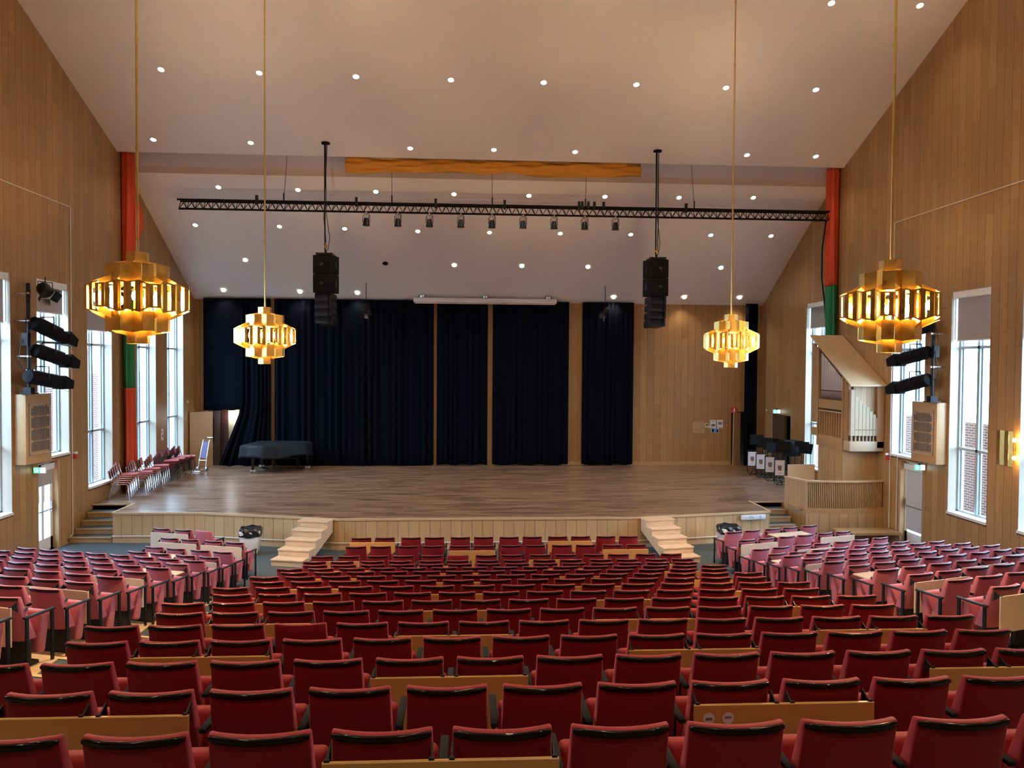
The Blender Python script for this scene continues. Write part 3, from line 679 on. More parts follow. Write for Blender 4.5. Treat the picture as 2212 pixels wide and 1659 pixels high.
# ------------------------------------------------------------------ hexagonal brass pendants
def hexpts(cx, cy_, R, rot=0): return [(cx + R * math.cos(rot + PI / 3 * i), cy_ + R * math.sin(rot + PI / 3 * i)) for i in range(6)]
def cells(nring, R):
    a = R * math.sqrt(3); out = []
    for i in range(-nring, nring + 1):
        for j in range(-nring, nring + 1):
            if abs(i + j) <= nring: out.append((max(abs(i), abs(j), abs(i + j)), a * (i + j * .5), a * j * math.sqrt(3) / 2))
    return out
def cone_d(r): return max(.145, .27 - max(0.0, r - .36) * .52)      # drum rim height at radius r
def cone_t(r): return .47 - max(0.0, r - .12) * .215                  # upper shade rim height
def pendant(loc, rz, label, ztop):
    e = empty('pendant_lamp', loc, rz)
    R = .140; al = cells(2, R); rot = PI / 6
    def edges(kmax):
        ed = {}
        for (k_, x, y_) in al:
            if k_ > kmax: continue
            P = hexpts(x, y_, R, rot)
            for i in range(6):
                a, b = P[i], P[(i + 1) % 6]; key = tuple(sorted([(round(a[0], 3), round(a[1], 3)), (round(b[0], 3), round(b[1], 3))]))
                ed.setdefault(key, []).append((a, b))
        return [v[0] for v in ed.values() if len(v) == 1], [v[0] for v in ed.values() if len(v) == 2]
    def wall(mb, a, b, f0, f1):
        ra, rb = math.hypot(*a), math.hypot(*b)
        mb.add([(a[0], a[1], f0(ra)), (b[0], b[1], f0(rb)), (b[0], b[1], f1(rb)), (a[0], a[1], f1(ra))], [(0, 1, 2, 3)])
    def shell(name, kmax, f0, f1):
        mb = MB()
        for (a, b) in edges(kmax)[0]: wall(mb, a, b, f0, f1)
        return solid(mb.obj(name, M['brass'], e), .006)
    shell('crown_tube', 0, cone_t, lambda r: .58); shell('foot_tube', 0, lambda r: -.57, lambda r: -cone_t(r))
    shell('upper_shade', 1, lambda r: .185, cone_t); shell('lower_shade', 1, lambda r: -cone_t(r), lambda r: -.175)
    mb = MB()
    for (a, b) in edges(2)[0]:
        def P(t): return (a[0] + (b[0] - a[0]) * t, a[1] + (b[1] - a[1]) * t)
        for (t0, t1) in ((0, .35), (.65, 1)): wall(mb, P(t0), P(t1), lambda r: -cone_d(r), cone_d)
        for s_ in (-1, 1): wall(mb, a, b, (lambda r: -cone_d(r)) if s_ < 0 else (lambda r: cone_d(r) - .02), (lambda r: -cone_d(r) + .02) if s_ < 0 else cone_d)
    solid(mb.obj('slatted_drum', M['brass'], e), .005)
    for s_, nm in ((1, 'upper_cells'), (-1, 'lower_cells')):
        mb = MB()
        for (a, b) in edges(2)[1]:
            if max(math.hypot(*a), math.hypot(*b)) > .38: wall(mb, a, b, lambda r: s_ * (cone_d(r) - .09), lambda r: s_ * cone_d(r))
        for (a, b) in edges(1)[1]: wall(mb, a, b, lambda r: s_ * (cone_t(r) - .10), lambda r: s_ * cone_t(r))
        solid(mb.obj(nm, M['brass'], e), .004)
    bl = MB(); bl.lathe([(.001, -.06), (.022, -.05), (.034, -.005), (.022, .05), (.001, .065)], 10); bm0 = bl.mesh('bulb', M['bulb'], smooth=True)
    for j in range(12):
        a_ = 2 * PI * j / 12 + .13; o = bpy.data.objects.new('bulb', bm0); COL.objects.link(o); o.parent = e; o.location = (.47 * math.cos(a_), .47 * math.sin(a_), 0)
    rd = MB(); L = ztop - loc[2] - .53
    rd.tube([(0, 0, .0), (0, 0, .53 + L)], .016, 8)
    zz = .52
    while zz < .5 + L: rd.tube([(0, 0, zz), (0, 0, zz + .05)], .022, 8); zz += 1.35
    rd.obj('hanging_rod', M['brass'], e, smooth=True)
    tag(e, label, 'lamp', 'hexagonal brass pendant lamps')
    for (lz, en) in ((.30, 25), (-.30, 25), (0, 90)):
        l = bpy.data.lights.new('pendant_light', 'POINT'); l.energy = en * PEND; l.color = (1.0, .66, .34); l.shadow_soft_size = .06
        lo = bpy.data.objects.new('pendant_light', l); link(lo); lo.location = (loc[0], loc[1], loc[2] + lz)
def ceil_z(y): return ZR - (RIDGE - y) * .30 if y < RIDGE else ZR - (y - RIDGE) * S1
pendant((-4.16, 10.04, 5.73), .18, 'large hexagonal brass pendant, near one hanging over the left aisle', ceil_z(10.04))
pendant((-4.08, 15.9, 5.47), 0.0, 'hexagonal brass pendant, further one hanging over the left aisle', ceil_z(15.9))
pendant((5.75, 16.45, 5.46), .30, 'hexagonal brass pendant, further one hanging over the right aisle', ceil_z(16.45))
pendant((5.31, 9.38, 5.68), -.05, 'large hexagonal brass pendant, near one hanging over the right aisle', ceil_z(9.38))

# ------------------------------------------------------------------ truss and its lamps
TY, TZ = 24.9, 9.88
e = empty('lighting_truss', (1.4, TY, TZ))
x0, x1 = -10.45, 10.5
ch = MB()
for (dy, dz) in ((0, -.13), (-.14, .13), (.14, .13)): ch.tube([(x0, dy, dz), (x1, dy, dz)], .033, 8)
ch.obj('main_tube', M['blackm'], e, smooth=True)
lc = MB(); x = x0; stp = .25
while x < x1 - .01:
    for (a, b) in (((x, 0, -.13), (x + stp / 2, -.14, .13)), ((x + stp / 2, -.14, .13), (x + stp, 0, -.13)), ((x, 0, -.13), (x + stp / 2, .14, .13)), ((x + stp / 2, .14, .13), (x + stp, 0, -.13)), ((x, -.14, .13), (x + stp, .14, .13))): lc.tube([a, b], .013, 4)
    x += stp
lc.obj('lattice', M['blackm'], e)
cl = MB()
for dx in (-8.0, -4.9, -2.4, -.2, 2.2, 5.7): cl.box(dx - .04, dx + .04, -.2, -.12, .0, .30)
for dx in (2.3, 2.5, 2.7, 3.0): cl.box(dx - .04, dx + .04, -.2, -.1, .1, .30)
cl.obj('clamp', M['black'], e)
tag(e, 'long black lighting truss hanging across the stage opening', 'truss')
for i, (xb, xt, zt) in enumerate([(-5.80, -5.60, 11.9), (-2.40, -2.42, 11.9), (.81, .78, 11.9), (3.83, 3.89, 11.9), (7.42, 7.2, 11.9)]):
    q = MB(); q.tube([(xb, TY, TZ + .2), (xt, TY, zt + .85)], .008, 5)
    q.tube([(xb, TY, TZ + .1), (xb, TY, TZ + .42)], .022, 6)
    tag(q.obj('suspension_wire', M['black']), 'thin steel wire holding the lighting truss, %s from left' % ordw[i + 1], 'wire', 'truss suspension wires')
q = MB(); q.tube([(11.85, TY, TZ - .15), (11.88, 25.2, 8.9), (11.98, 25.42, 7.9), (12.08, 25.42, 7.2), (12.16, 25.42, 6.4)], .03, 6)
tag(q.obj('power_cable', M['black'], smooth=True), 'black power cable dropping from the truss end along the right wall', 'cable')
par = None
for i in range(9):
    x = -3.21 + i * 1.0035
    if par is None:
        par = e2 = empty('par_spotlight')
        q = MB(); q.tube([(-.11, 0, -.30), (-.11, 0, -.10), (-.06, 0, -.02), (.06, 0, -.02), (.11, 0, -.10), (.11, 0, -.30)], .010, 6)
        q.tube([(-.085, .03, -.30), (-.07, .03, -.10), (0, .03, -.02), (.07, .03, -.10), (.085, .03, -.30)], .008, 6); q.obj('yoke', M['black'], par, smooth=True)
        MB().lathe([(.05, -.16), (.075, -.19), (.115, -.38), (.125, -.40), (.12, -.405)], 16).obj('housing', M['black'], par, smooth=True)
        MB().lathe([(.001, -.398), (.11, -.400), (.001, -.402)], 16).obj('lens', M['tin'], par, smooth=True)
        q = MB(); q.box(-.03, .03, -.03, .03, -.03, .05); q.tube([(.0, 0, -.02), (.0, .0, -.2)], .012, 6); q.obj('hook_clamp', M['metal'], par)
        q = MB(); q.tube([(.06, .02, .03), (.12, .02, -.06), (.05, .03, -.14), (.03, .02, -.18)], .007, 5); q.obj('lamp_cable', M['black'], par, smooth=True)
    else: e2 = copy_tree(par)
    e2.location = (x, TY, TZ - .16); e2.rotation_euler = (0, 0, random.uniform(-.25, .25))
    tag(e2, 'small black par spotlight under the truss, %s from left' % ordw[i + 1], 'spotlight', 'par spotlights under the truss')
# ochre pelmet
def Pv(u, v):
    x = -3.84 + u * 9.43; z = 11.42 - v * (.44 + .04 * math.sin(u * 9 + 1) + .02 * math.sin(u * 31))
    y = 24.72 - .05 * math.sin(u * 17 + v * 5) * v - .035 * math.sin(u * 43 - v * 9) - .09 * math.sin(v * PI) - .03 * math.sin(v * 14 + u * 22)
    return (x, y, z)
pel = solid(MB().grid(Pv, 160, 14).obj('pelmet_cloth', M['orange'], smooth=True, angle=180), .012)
q = MB(); q.tube([(-3.84, 24.72, 11.42), (5.59, 24.72, 11.42)], .015, 6)
for x in (-3.7, -1.4, .9, 3.2, 5.4): q.tube([(x, 24.72, 11.42), (x, 24.72, 12.8)], .008, 5)
q.obj('hanging_rail', M['metal'], pel, smooth=True)
tag(pel, 'gathered ochre cloth pelmet hanging in the ceiling slot', 'curtain')
# long banners at both sides of the slot
def banner(side, label):
    sx = 1 if side == 'L' else -1; X = XL if side == 'L' else XR
    e = empty('long_banner', (X, 24.9, ZS)); 
    wdt = .72
    def P(z0, z1):
        def f(u, v):
            z = z0 + (z1 - z0) * v
            d = .13 + .09 * math.sin(u * 2 * PI * 2.5 + .15 * z) + .03 * math.sin(u * 23 + z * .7)
            return (sx * (d + .03), -.36 + u * wdt + .03 * math.sin(z * .9) * u, z - ZS)
        return f
    segs = [(.84, 4.1, 'cred'), (4.1, 7.6, 'cgreen'), (7.6, 11.5, 'cred')]
    for (z0, z1, mt) in segs: solid(MB().grid(P(z0, z1), 34, 24).obj('cloth_section', M[mt], e, smooth=True, angle=180), .008)
    if side == 'L':
        def g(u, v): return (.24 + .05 * math.sin(u * 9) + .16 * math.sin(v * PI) * u, .20 + .28 * u, 8.2 + 1.1 * v - .35 * u * (1 - v))
        solid(MB().grid(g, 8, 10).obj('gathered_corner', M['cred'], e, smooth=True, angle=180), .008)
    tag(e, label, 'curtain', 'red and green side banners')
banner('L', 'long red and green cloth banner by the left window wall')
banner('R', 'long red and green cloth banner behind the organ')

# ------------------------------------------------------------------ line arrays
def line_array(x, y, zt, sg, label):
    e = empty('line_array_speaker', (x, y, zt))
    MB().box(-.25, .25, -.28, .28, -.05, 0).box(-.03, .03, -.03, .03, 0, .12).obj('flying_frame', M['black'], e)
    yaw = sg * .28
    z = -.06
    Mr = RZ(yaw)
    for i in range(2):
        b = MB(); b.box(-.29, .29, -.27, .33, z - .56, z, Mr); bo = b.obj('bass_cabinet', M['blackm'], e, bev=.012)
        g = MB(); g.box(-.25, .25, -.285, -.27, z - .52, z - .04, Mr); g.obj('front_grille', M['blackm'], bo)
        k_ = MB(); k_.tube([(-.04, -.29, z - .27), (.0, -.29, z - .25), (.04, -.29, z - .27), (.04, -.29, z - .30), (0, -.29, z - .32), (-.04, -.29, z - .30)], .006, 5, Mr, closed=True); k_.obj('badge', M['metal'], bo)
        q = MB(); q.box(sg * -.30 - .01, sg * -.30 + .01, .0, .14, z - .38, z - .18, Mr); q.obj('handle', M['black'], bo)
        z -= .575
    tilt = 0; yy = .03
    for i in range(4):
        tilt += .045
        Mx = Mr @ T(0, yy, z) @ RX(-tilt)
        b = MB(); b.add([(-.28, -.2, 0), (.28, -.2, 0), (.24, .26, -.02), (-.24, .26, -.02), (-.28, -.2, -.24), (.28, -.2, -.24), (.24, .26, -.22), (-.24, .26, -.22)], [(0, 3, 2, 1), (4, 5, 6, 7), (0, 1, 5, 4), (1, 2, 6, 5), (2, 3, 7, 6), (3, 0, 4, 7)], Mx)
        bo = b.obj('array_cabinet', M['black'], e, bev=.01)
        k_ = MB(); k_.tube([(-.03, -.207, -.10), (.0, -.207, -.085), (.03, -.207, -.10), (0, -.207, -.13)], .005, 5, Mx, closed=True); k_.obj('badge', M['metal'], bo)
        q = MB(); q.box(.16, .20, -.212, -.2, -.235, -.005, Mx); q.obj('side_channel', M['metal'] if 0 else M['blackm'], bo)
        z -= .238; yy += .24 * math.sin(tilt)
    tag(e, label, 'speaker', 'hanging line array speakers')
    zc = Z1 + (SLOT0 - y) * S1
    r = empty('hanging_chain', (x, y, zt + .1)); H = zc - zt - .12
    q = MB(); q.tube([(-.02, 0, 0), (-.03, .0, H)], .022, 6); q.tube([(.03, 0, 0), (.05 * sg, .0, H * .3), (.04, 0, H)], .014, 6); q.tube([(.06, .02, .0), (.12, .02, H * .12), (.02, 0, H * .35), (.0, 0, H)], .01, 6); q.obj('cable', M['black'], r, smooth=True)
    q = MB(); q.tube([(0, 0, 0), (.04, 0, .06), (-.03, 0, .12), (.02, 0, .18), (0, 0, .24)], .028, 6); q.obj('hook', M['brass'], r, smooth=True)
    q = MB(); q.lathe([(.001, H - .005), (.13, H - .02), (.13, H + .02), (.001, H + .03)], 16); q.obj('ceiling_plate', M['blackm'], r, smooth=True)
    tag(r, 'black cables and chain holding the %s hanging loudspeaker column' % ('left' if sg < 0 else 'right'), 'cable')
line_array(-4.31, 23.9, 8.26, -1, 'black line array loudspeaker column hanging by the left pendant')
line_array(5.93, 23.9, 8.28, 1, 'black line array loudspeaker column hanging before the bare oak wall')

# screen case and two spots on the stage ceiling
e = empty('screen_case', (.75, 30.75, 7.42))
MB().box(-2.85, 2.85, -.09, .09, -.06, .12).obj('case', M['white'], e, bev=.02)
MB().box(-2.8, 2.8, -.03, .03, -.11, -.065).obj('screen_bar', M['tin'], e)
for x in (-2.5, 0, 2.52): MB().lathe([(.09, .10), (.11, .16), (.11, .22)], 14).obj('mount', M['metal'], e, loc=(x, 0, 0), smooth=True)
tag(e, 'long white projection screen case under the stage ceiling', 'screen case')
fresnel('stage_flood', (-3.88, 30.1, 7.0), (.3, -.5, -.85), 'small black spotlight with bright barn doors over the dark curtains', .10)
fresnel('stage_flood', (5.45, 30.1, 6.98), (-.5, .3, -.8), 'small black spotlight above the curtain edge by the oak wall', .10)
for x in (-3.88, 5.45):
    tag(MB().tube([(x, 30.1, 7.3), (x, 30.1, 7.36 + (YB - 30.1) * S2)], .014, 6).obj('spotlight_stem', M['black']), 'short black stem fixing the %s rear spotlight to the ceiling' % ('left' if x < 0 else 'right'), 'bracket')

# ------------------------------------------------------------------ stage curtains
def curtain(name, x0, x1, z0, z1, Y, folds, label, mt='curtblue', amp=.07, parent=None, top=None):
    seed = random.random() * 10; n = max(12, int(folds * 9))
    def f(u, v):
        xa, xb_ = x0, x1
        if top: xa = top[0] + (x0 - top[0]) * max(0.0, (.335 - v) / .335); xb_ = top[1] + (x1 - top[1]) * (1 - v)
        x = xa + (xb_ - xa) * u
        a = amp * (.55 + .45 * (1 - v)) * (.7 + .5 * math.sin(u * folds * 1.3 + seed))
        y = Y + a * math.sin(2 * PI * folds * u + 1.4 * math.sin(u * 7 + seed)) + .02 * math.sin(u * folds * 3.1 + v * 2)
        return (x, y, z0 + (z1 - z0) * v + (.02 * math.sin(u * 19 + seed) if v < .01 else 0))
    o = solid(MB().grid(f, n, 14).obj(name, M[mt], parent, smooth=True, angle=180), .012)
    if label: tag(o, label, 'curtain', 'dark blue stage curtains')
    return o
CY = 30.97
ZT = 7.45
e = empty('stage_curtain', (-9.0, CY, ZS))
oo = curtain('flat_panel', -1.34, .25, 2.22, ZT - ZS, 0, 2, None, amp=.02, parent=e)
oo = curtain('pulled_drape', -.75, 1.28, .02, ZT - ZS, -.05, 7, None, amp=.08, parent=e, top=(.10, 1.28))
MB().lathe([(.02, 0), (.05, .02), (.05, .05), (.02, .07)], 10).obj('tie_band', M['black'], e, loc=(.72, -.12, 2.1), smooth=True)
tag(e, 'dark blue stage curtain gathered aside over the left doorway', 'curtain', 'dark blue stage curtains')
curtain('stage_curtain', -7.60, -1.31, ZS + .02, ZT, CY, 25, 'very wide dark blue stage curtain behind the covered piano')
curtain('stage_curtain', -1.18, .86, ZS + .05, ZT, CY, 10, 'dark blue curtain under the screen case, narrower of the middle two')
curtain('stage_curtain', 1.06, 4.14, ZS + .045, ZT, CY, 14, 'dark blue curtain in the middle, just right of the narrow oak gap')
curtain('stage_curtain', 4.70, 6.80, ZS + .045, ZT, CY, 10, 'dark blue curtain beside the bare oak wall')
curtain('stage_curtain', 11.36, 11.86, ZS + .03, ZT, 30.75, 4, 'narrow dark curtain strip at the right end of the stage wall')
# oak posts between curtains
for i, (x0, x1) in enumerate(((-7.74, -7.58), (-1.33, -1.16), (.84, 1.08))):
    struct(MB().box(x0, x1, YB - .05, YB, ZS, 7.5).obj('trim_post', M['oak']))

# door leaf standing open at the left, wall panel
e = empty('open_door', (-10.70, 30.45, ZS), .75)
MB().box(0, .92, -.022, .022, 0, 2.16).obj('leaf', M['oak'], e, bev=.003, seg=1)
q = MB(); q.tube([(.12, -.03, 1.02), (.12, -.07, 1.02), (.24, -.07, 1.02)], .011, 6); q.obj('handle', M['metal'], e, smooth=True)
MB().lathe([(.001, 0), (.025, .003), (.02, .012)], 10, T(.10, -.022, 1.16) @ RX(PI / 2)).obj('lock', M['brass'], e, smooth=True)
tag(e, 'plain oak door standing open left of the draped curtain', 'door')
struct(MB().box(-10.35, -9.88, YB + .30, YB + .34, ZS, 2.98).obj('door_4', M['greydoor']))
struct(MB().box(-10.14, -10.10, YB + .27, YB + .30, 1.7, 2.7).obj('trim_pull_strip', M['black']))
struct(MB().box(-9.88, -9.57, YB + .34, YB + .40, ZS, 3.04).obj('door_5', M['darkred']))
o = MB().lathe([(.001, -.07), (.05, -.05), (.07, 0), (.05, .05), (.001, .07)], 14).obj('globe_light', M['globe'], smooth=True); o.location = (-9.42, 31.58, 2.92)
tag(o, 'small round white globe light in the passage behind the curtain', 'light')
struct(MB().box(-9.60, -8.0, YB + .5, YB + .55, ZS, 3.6).obj('wall_passage', M['cream']))
l = bpy.data.lights.new('globe_lamp_light', 'POINT'); l.energy = 8; l.color = (.95, .97, 1); l.shadow_soft_size = .07
lo = bpy.data.objects.new('globe_lamp_light', l); link(lo); lo.location = (-9.42, 31.40, 2.75)
# right stage door: ajar leaf and small things on the wall
e = empty('open_door', (11.33, 31.16, ZS), PI + .62)
MB().box(0.0, .48, -.02, .02, 0, 2.17).obj('leaf', M['oak'], e, bev=.003, seg=1)
q = MB(); q.tube([(.36, .03, 1.0), (.36, .07, 1.0), (.25, .07, 1.0)], .010, 6); q.obj('handle', M['metal'], e, smooth=True)
tag(e, 'narrow oak door ajar beneath the red extinguisher sign', 'door')
def plate(name, x0, x1, z0, z1, mt, lb, cat, parts=(), group=None, y=YB):
    e = empty(name, ((x0 + x1) / 2, y, z0)); w2 = (x1 - x0) / 2; h = z1 - z0
    MB().box(-w2, w2, -.012, 0, 0, h).obj('board', M[mt], e)
    for (nm, a, b, c, d, mm) in parts: MB().box(-w2 + a * 2 * w2, -w2 + b * 2 * w2, -.016, -.012, c * h, d * h).obj(nm, M[mm], e)
    tag(e, lb, cat, group)
plate('extinguisher_sign', 10.95, 11.20, 2.98, 3.22, 'redpaint', 'red square sign with white fire extinguisher symbol', 'sign',
      [('extinguisher_symbol', .42, .68, .10, .72, 'white'), ('extinguisher_symbol', .48, .62, .72, .86, 'white'), ('extinguisher_symbol', .34, .52, .80, .86, 'white'), ('flame_symbol', .14, .24, .10, .32, 'white')])
plate('wall_hatch', 9.36, 9.84, 2.15, 2.59, 'oak', 'square oak wall hatch with light edge on the stage wall', 'hatch', [('rim', 0, 1, 0, .03, 'oakpale'), ('rim', 0, 1, .97, 1, 'oakpale'), ('rim', 0, .025, 0, 1, 'oakpale'), ('rim', .975, 1, 0, 1, 'oakpale'), ('knob', .86, .92, .2, .3, 'brass')])
lines = [('text_line', .15, .85, .88 - .06 * i, .905 - .06 * i, 'ink') for i in range(3)]
plate('wall_notice', 10.08, 10.32, 2.34, 2.68, 'paper', 'white printed notice next to the wall hatch, left of two', 'notice', lines + [('picture', .2, .85, .22, .5, 'ink'), ('text_line', .1, .4, .05, .12, 'ink')], 'printed notices')
plate('wall_notice', 10.37, 10.61, 2.34, 2.68, 'paper', 'white printed notice next to the emergency sign, right of two', 'notice', [('text_line', .15, .85, .9, .93, 'ink'), ('picture', .2, .85, .42, .75, 'ink'), ('text_line', .2, .75, .08, .13, 'ink')], 'printed notices')
plate('wall_screen', 10.13, 10.44, 2.15, 2.335, 'white', 'small blue lit picture tablet under the two notices', 'screen', [('picture', .06, .94, .08, .92, 'glowpaper'), ('dark_shape', .08, .3, .1, .9, 'ink'), ('dark_shape', .7, .9, .1, .7, 'ink')])
plate('wall_sticker', 9.86, 10.02, 2.36, 2.54, 'cream', 'small pale green poster beside the wall hatch', 'notice', [('green_spot', .2, .8, .4, .8, 'cgreen')])
plate('wall_sticker', 10.03, 10.09, 2.33, 2.42, 'paper', 'tiny white switch plate under the notices', 'switch', [('dot', .4, .7, .3, .7, 'ink')])
plate('emergency_sign', 10.72, 10.82, 2.54, 2.60, 'cgreen', 'tiny green emergency sign above a call point', 'sign', [('dot', .3, .6, .3, .7, 'paper')])
plate('call_point', 10.73, 10.84, 2.41, 2.50, 'redpaint', 'small red and white call point beside the stage door', 'alarm', [('button', .3, .7, .3, .7, 'white')])
tag(MB().box(XR - .03, XR, 30.55, 30.63, 3.08, 3.16).obj('wall_sensor', M['white']), 'tiny white sensor on the stage side wall', 'sensor')
tag(MB().box(XL, XL + .04, 30.3, 30.38, 3.35, 3.43).obj('wall_sensor', M['white']), 'tiny white sensor above the open oak door', 'sensor')
e = empty('thermostat', (XL, 27.85, 2.15)); MB().box(0, .03, -.08, .08, 0, .28).obj('panel', M['white'], e, bev=.004); MB().box(.03, .034, -.05, .05, .12, .2).obj('display', M['ink'], e); MB().box(0, .03, -.08, .08, .31, .40).obj('switch', M['white'], e)
tag(e, 'small white control panel between the stage side windows', 'control panel')

# ------------------------------------------------------------------ organ
OX, OY0, OY1 = 11.18, 21.75, 24.3
e = empty('pipe_organ', ((OX + XR) / 2, (OY0 + OY1) / 2, ZS))
ox, oy, oz = e.location
def ob(nm, x0, x1, y0, y1, z0, z1, mt, parent=None, **kw):
    return MB().box(x0 - ox, x1 - ox, y0 - oy, y1 - oy, z0 - oz, z1 - oz).obj(nm, M[mt] if isinstance(mt, str) else mt, parent or e, **kw)
# roof: sloping slab
r = MB(); x0, x1 = OX - .06, XR - .02
sl = (5.94 - 4.40) / (24.32 - 21.65)
vs = [(x - ox, y - oy, z + dz - oz) for x in (x0, x1) for (y, z) in ((21.65, 4.40), (24.32, 5.94)) for dz in (-.05, 0)]
r.add(vs, [(0, 1, 3, 2), (4, 6, 7, 5), (0, 2, 6, 4), (1, 5, 7, 3), (0, 4, 5, 1), (2, 3, 7, 6)]); r.obj('roof', M['oakpale'], e)
# body behind faces (set back)
bd = MB()
def rz(y): return 4.40 + (y - 21.65) * sl - .06
bd.add([(x - ox, y - oy, z - oz) for x in (OX + .16, XR) for (y, z) in ((OY0 + .14, 2.70), (OY1 - .12, 2.70), (OY1 - .12, rz(OY1 - .12)), (OY0 + .14, rz(OY0 + .14)))], [(0, 1, 2, 3), (4, 7, 6, 5), (0, 4, 5, 1), (1, 5, 6, 2), (2, 6, 7, 3), (3, 7, 4, 0)])
bd.obj('case_back', wood('organ_back_boards', 'X', .17, (.52, .36, .20), (.58, .42, .25), joints=False), e)
ob('wind_chest', OX + .0, XR - .02, OY0, OY0 + .40, 2.45, 2.74, 'pipewood', bev=.005)
ob('case_side', OX, OX + .14, OY0 + .42, 23.85, 2.43, 2.78, 'oak', bev=.004)
ob('far_chest', OX, OX + .14, 23.87, OY1, 2.72, 2.98, 'oak')
ob('column', OX + .02, XR, 22.2, 23.8, ZS, 2.45, 'wallY' if 0 else wood('organ_column_boards', 'Y', .42, (.47, .30, .15), (.52, .34, .17), joints=False))
for (y0, y1) in ((22.17, 22.24), (23.78, 23.86)):
    p = MB(); z1 = rz((y0 + y1) / 2); p.box(OX - .02 - ox, OX + .12 - ox, y0 - oy, y1 - oy, 2.43 - oz, z1 - oz); p.obj('corner_post', M['oak'], e)
ob('cross_rail', OX, OX + .12, 22.24, 23.78, 3.62, 3.90, 'oak'); ob('cross_rail', OX, OX + .12, 22.24, 23.78, 3.52, 3.56, 'oakpale')
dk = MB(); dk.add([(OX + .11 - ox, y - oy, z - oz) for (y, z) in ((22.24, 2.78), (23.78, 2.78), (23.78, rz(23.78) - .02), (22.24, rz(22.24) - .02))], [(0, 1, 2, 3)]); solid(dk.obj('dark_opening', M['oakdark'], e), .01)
for i in range(10):
    y = 22.30 + i * .155; ob('louvre', OX + .02, OX + .10, y, y + .055, 2.78, 3.53, 'oak')
for i in range(17):
    y = 22.30 + i * .087; zt = rz(y) - .18
    p = MB(); p.lathe([(.006, 3.92 - oz), (.028, 4.12 - oz), (.030, 4.14 - oz), (.030, zt - oz), (.022, zt - oz + .005)], 10, T(OX + .06 - ox, y - oy, 0)); p.obj('metal_pipe', M['tin'], e, smooth=True)
ob('pipe_rack', OX + .03, OX + .07, 22.26, 23.78, 4.16, 4.19, 'walnut')
# front wooden pipes
tops = [4.25, 4.05, 3.95, 3.83, 3.75, 3.62, 3.53, 3.43, 3.33, 3.23]
xp = OX + .02
for i, zt in enumerate(tops):
    wd = .115 - .0045 * i
    p = ob('wooden_pipe', xp, xp + wd, OY0 + .01, OY0 + .12, (2.90 if i else 2.90), zt, 'pipewood', bev=.003, seg=1)
    if i: ob('pipe_mouth', xp + .02, xp + wd - .02, OY0 + .003, OY0 + .012, 3.07, 3.09, 'oakdark', None)
    ob('pipe_foot', xp + wd * .35, xp + wd * .65, OY0 + .04, OY0 + .09, 2.74, 2.90, 'pipewood')
    xp += wd + .008 + (0 if i else .0)
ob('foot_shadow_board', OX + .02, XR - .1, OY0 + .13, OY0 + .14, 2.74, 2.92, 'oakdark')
for i in range(4):
    y = OY0 + .16 + i * .075; ob('side_pipe', OX + .01, OX + .09, y, y + .062, 2.98, rz(y) - .06 - .05 * (i % 2), 'oak'); ob('pipe_foot', OX + .03, OX + .06, y + .02, y + .045, 2.74, 2.98, 'oakpale')
for i in range(4):
    y = 23.90 + i * .10; ob('side_pipe', OX + .01, OX + .08, y, y + .085, 3.14, rz(y) - .10 - .04 * (i % 2), 'oak')
ob('side_board', XR - .22, XR - .02, OY0 - .0, OY0 + .06, 2.55, 4.33, 'oak')
tag(e, 'oak pipe organ with sloping roof and wooden pipes on the right wall', 'organ')
# balcony
e = empty('organ_balcony', (10.9, 22.3, 0)); bx0, by0 = 10.9, 22.3
front = []
nseg = 24
for i in range(nseg + 1):
    t = i / nseg; x = 9.90 + (XR - 9.90) * t; y = 21.75 - .16 * math.sin(PI * t) * 1.0; front.append((x, y))
side = [(9.62, 22.62), (9.90, 21.75)]
def strip(nm, pts, z0, z1, t, mt):
    mb = MB()
    for a, b in zip(pts[:-1], pts[1:]):
        d = Vector((b[0] - a[0], b[1] - a[1], 0)); nrm = Vector((-d.y, d.x, 0)).normalized() * t
        vs = [(p[0] - bx0 + o[0], p[1] - by0 + o[1], z) for z in (z0, z1) for (p, o) in ((a, (0, 0)), (b, (0, 0)), (b, nrm), (a, nrm))]
        mb.add(vs, [(0, 3, 2, 1), (4, 5, 6, 7), (0, 1, 5, 4), (1, 2, 6, 5), (2, 3, 7, 6), (3, 0, 4, 7)])
    return mb.obj(nm, M[mt] if isinstance(mt, str) else mt, e)
strip('lower_panel', front, 0, .64, .05, 'front'); strip('side_panel', side, .0, 1.57, .05, wood('balcony_side_boards', 'Y', .12, (.45, .31, .17), (.5, .35, .2), joints=False))
strip('bottom_rail', front, .64, .80, .07, 'oak'); strip('handrail', [(9.60, 22.62), (9.88, 21.73)] + [(x, y - .02) for x, y in front[1:]], 1.56, 1.61, .09, 'oakpale')
strip('slat_gap_shade', [(x, y + .12) for x, y in front], .8, 1.56, .01, 'void')  # near-black sheet, stands in for the shade between the slats
for i in range(43):
    t = (i + .6) / 43.4; x = 9.92 + (XR - 9.95) * t; y = 21.75 - .16 * math.sin(PI * (x - 9.9) / (XR - 9.9))
    MB().box(x - .014 - bx0, x + .014 - bx0, y + .01 - by0, y + .055 - by0, .80, 1.56).obj('baluster', M['oak'], e)
MB().box(9.65 - bx0, XR - bx0, 21.86 - by0, 22.9 - by0, .74, .815).obj('platform', M['oak'], e)
tag(e, 'curved oak balcony with vertical slats in front of the organ', 'balcony')
o = tag(MB().box(-.42, .42, -.02, .02, 0, .5).obj('music_board', M['cardboard']), 'tan music board standing behind the slatted balcony', 'board'); o.location = (10.25, 22.9, 1.42); 
MB().box(-.36, -.30, .0, .04, -.6, .0).box(.30, .36, .0, .04, -.6, 0).obj('support', M['oak'], o)
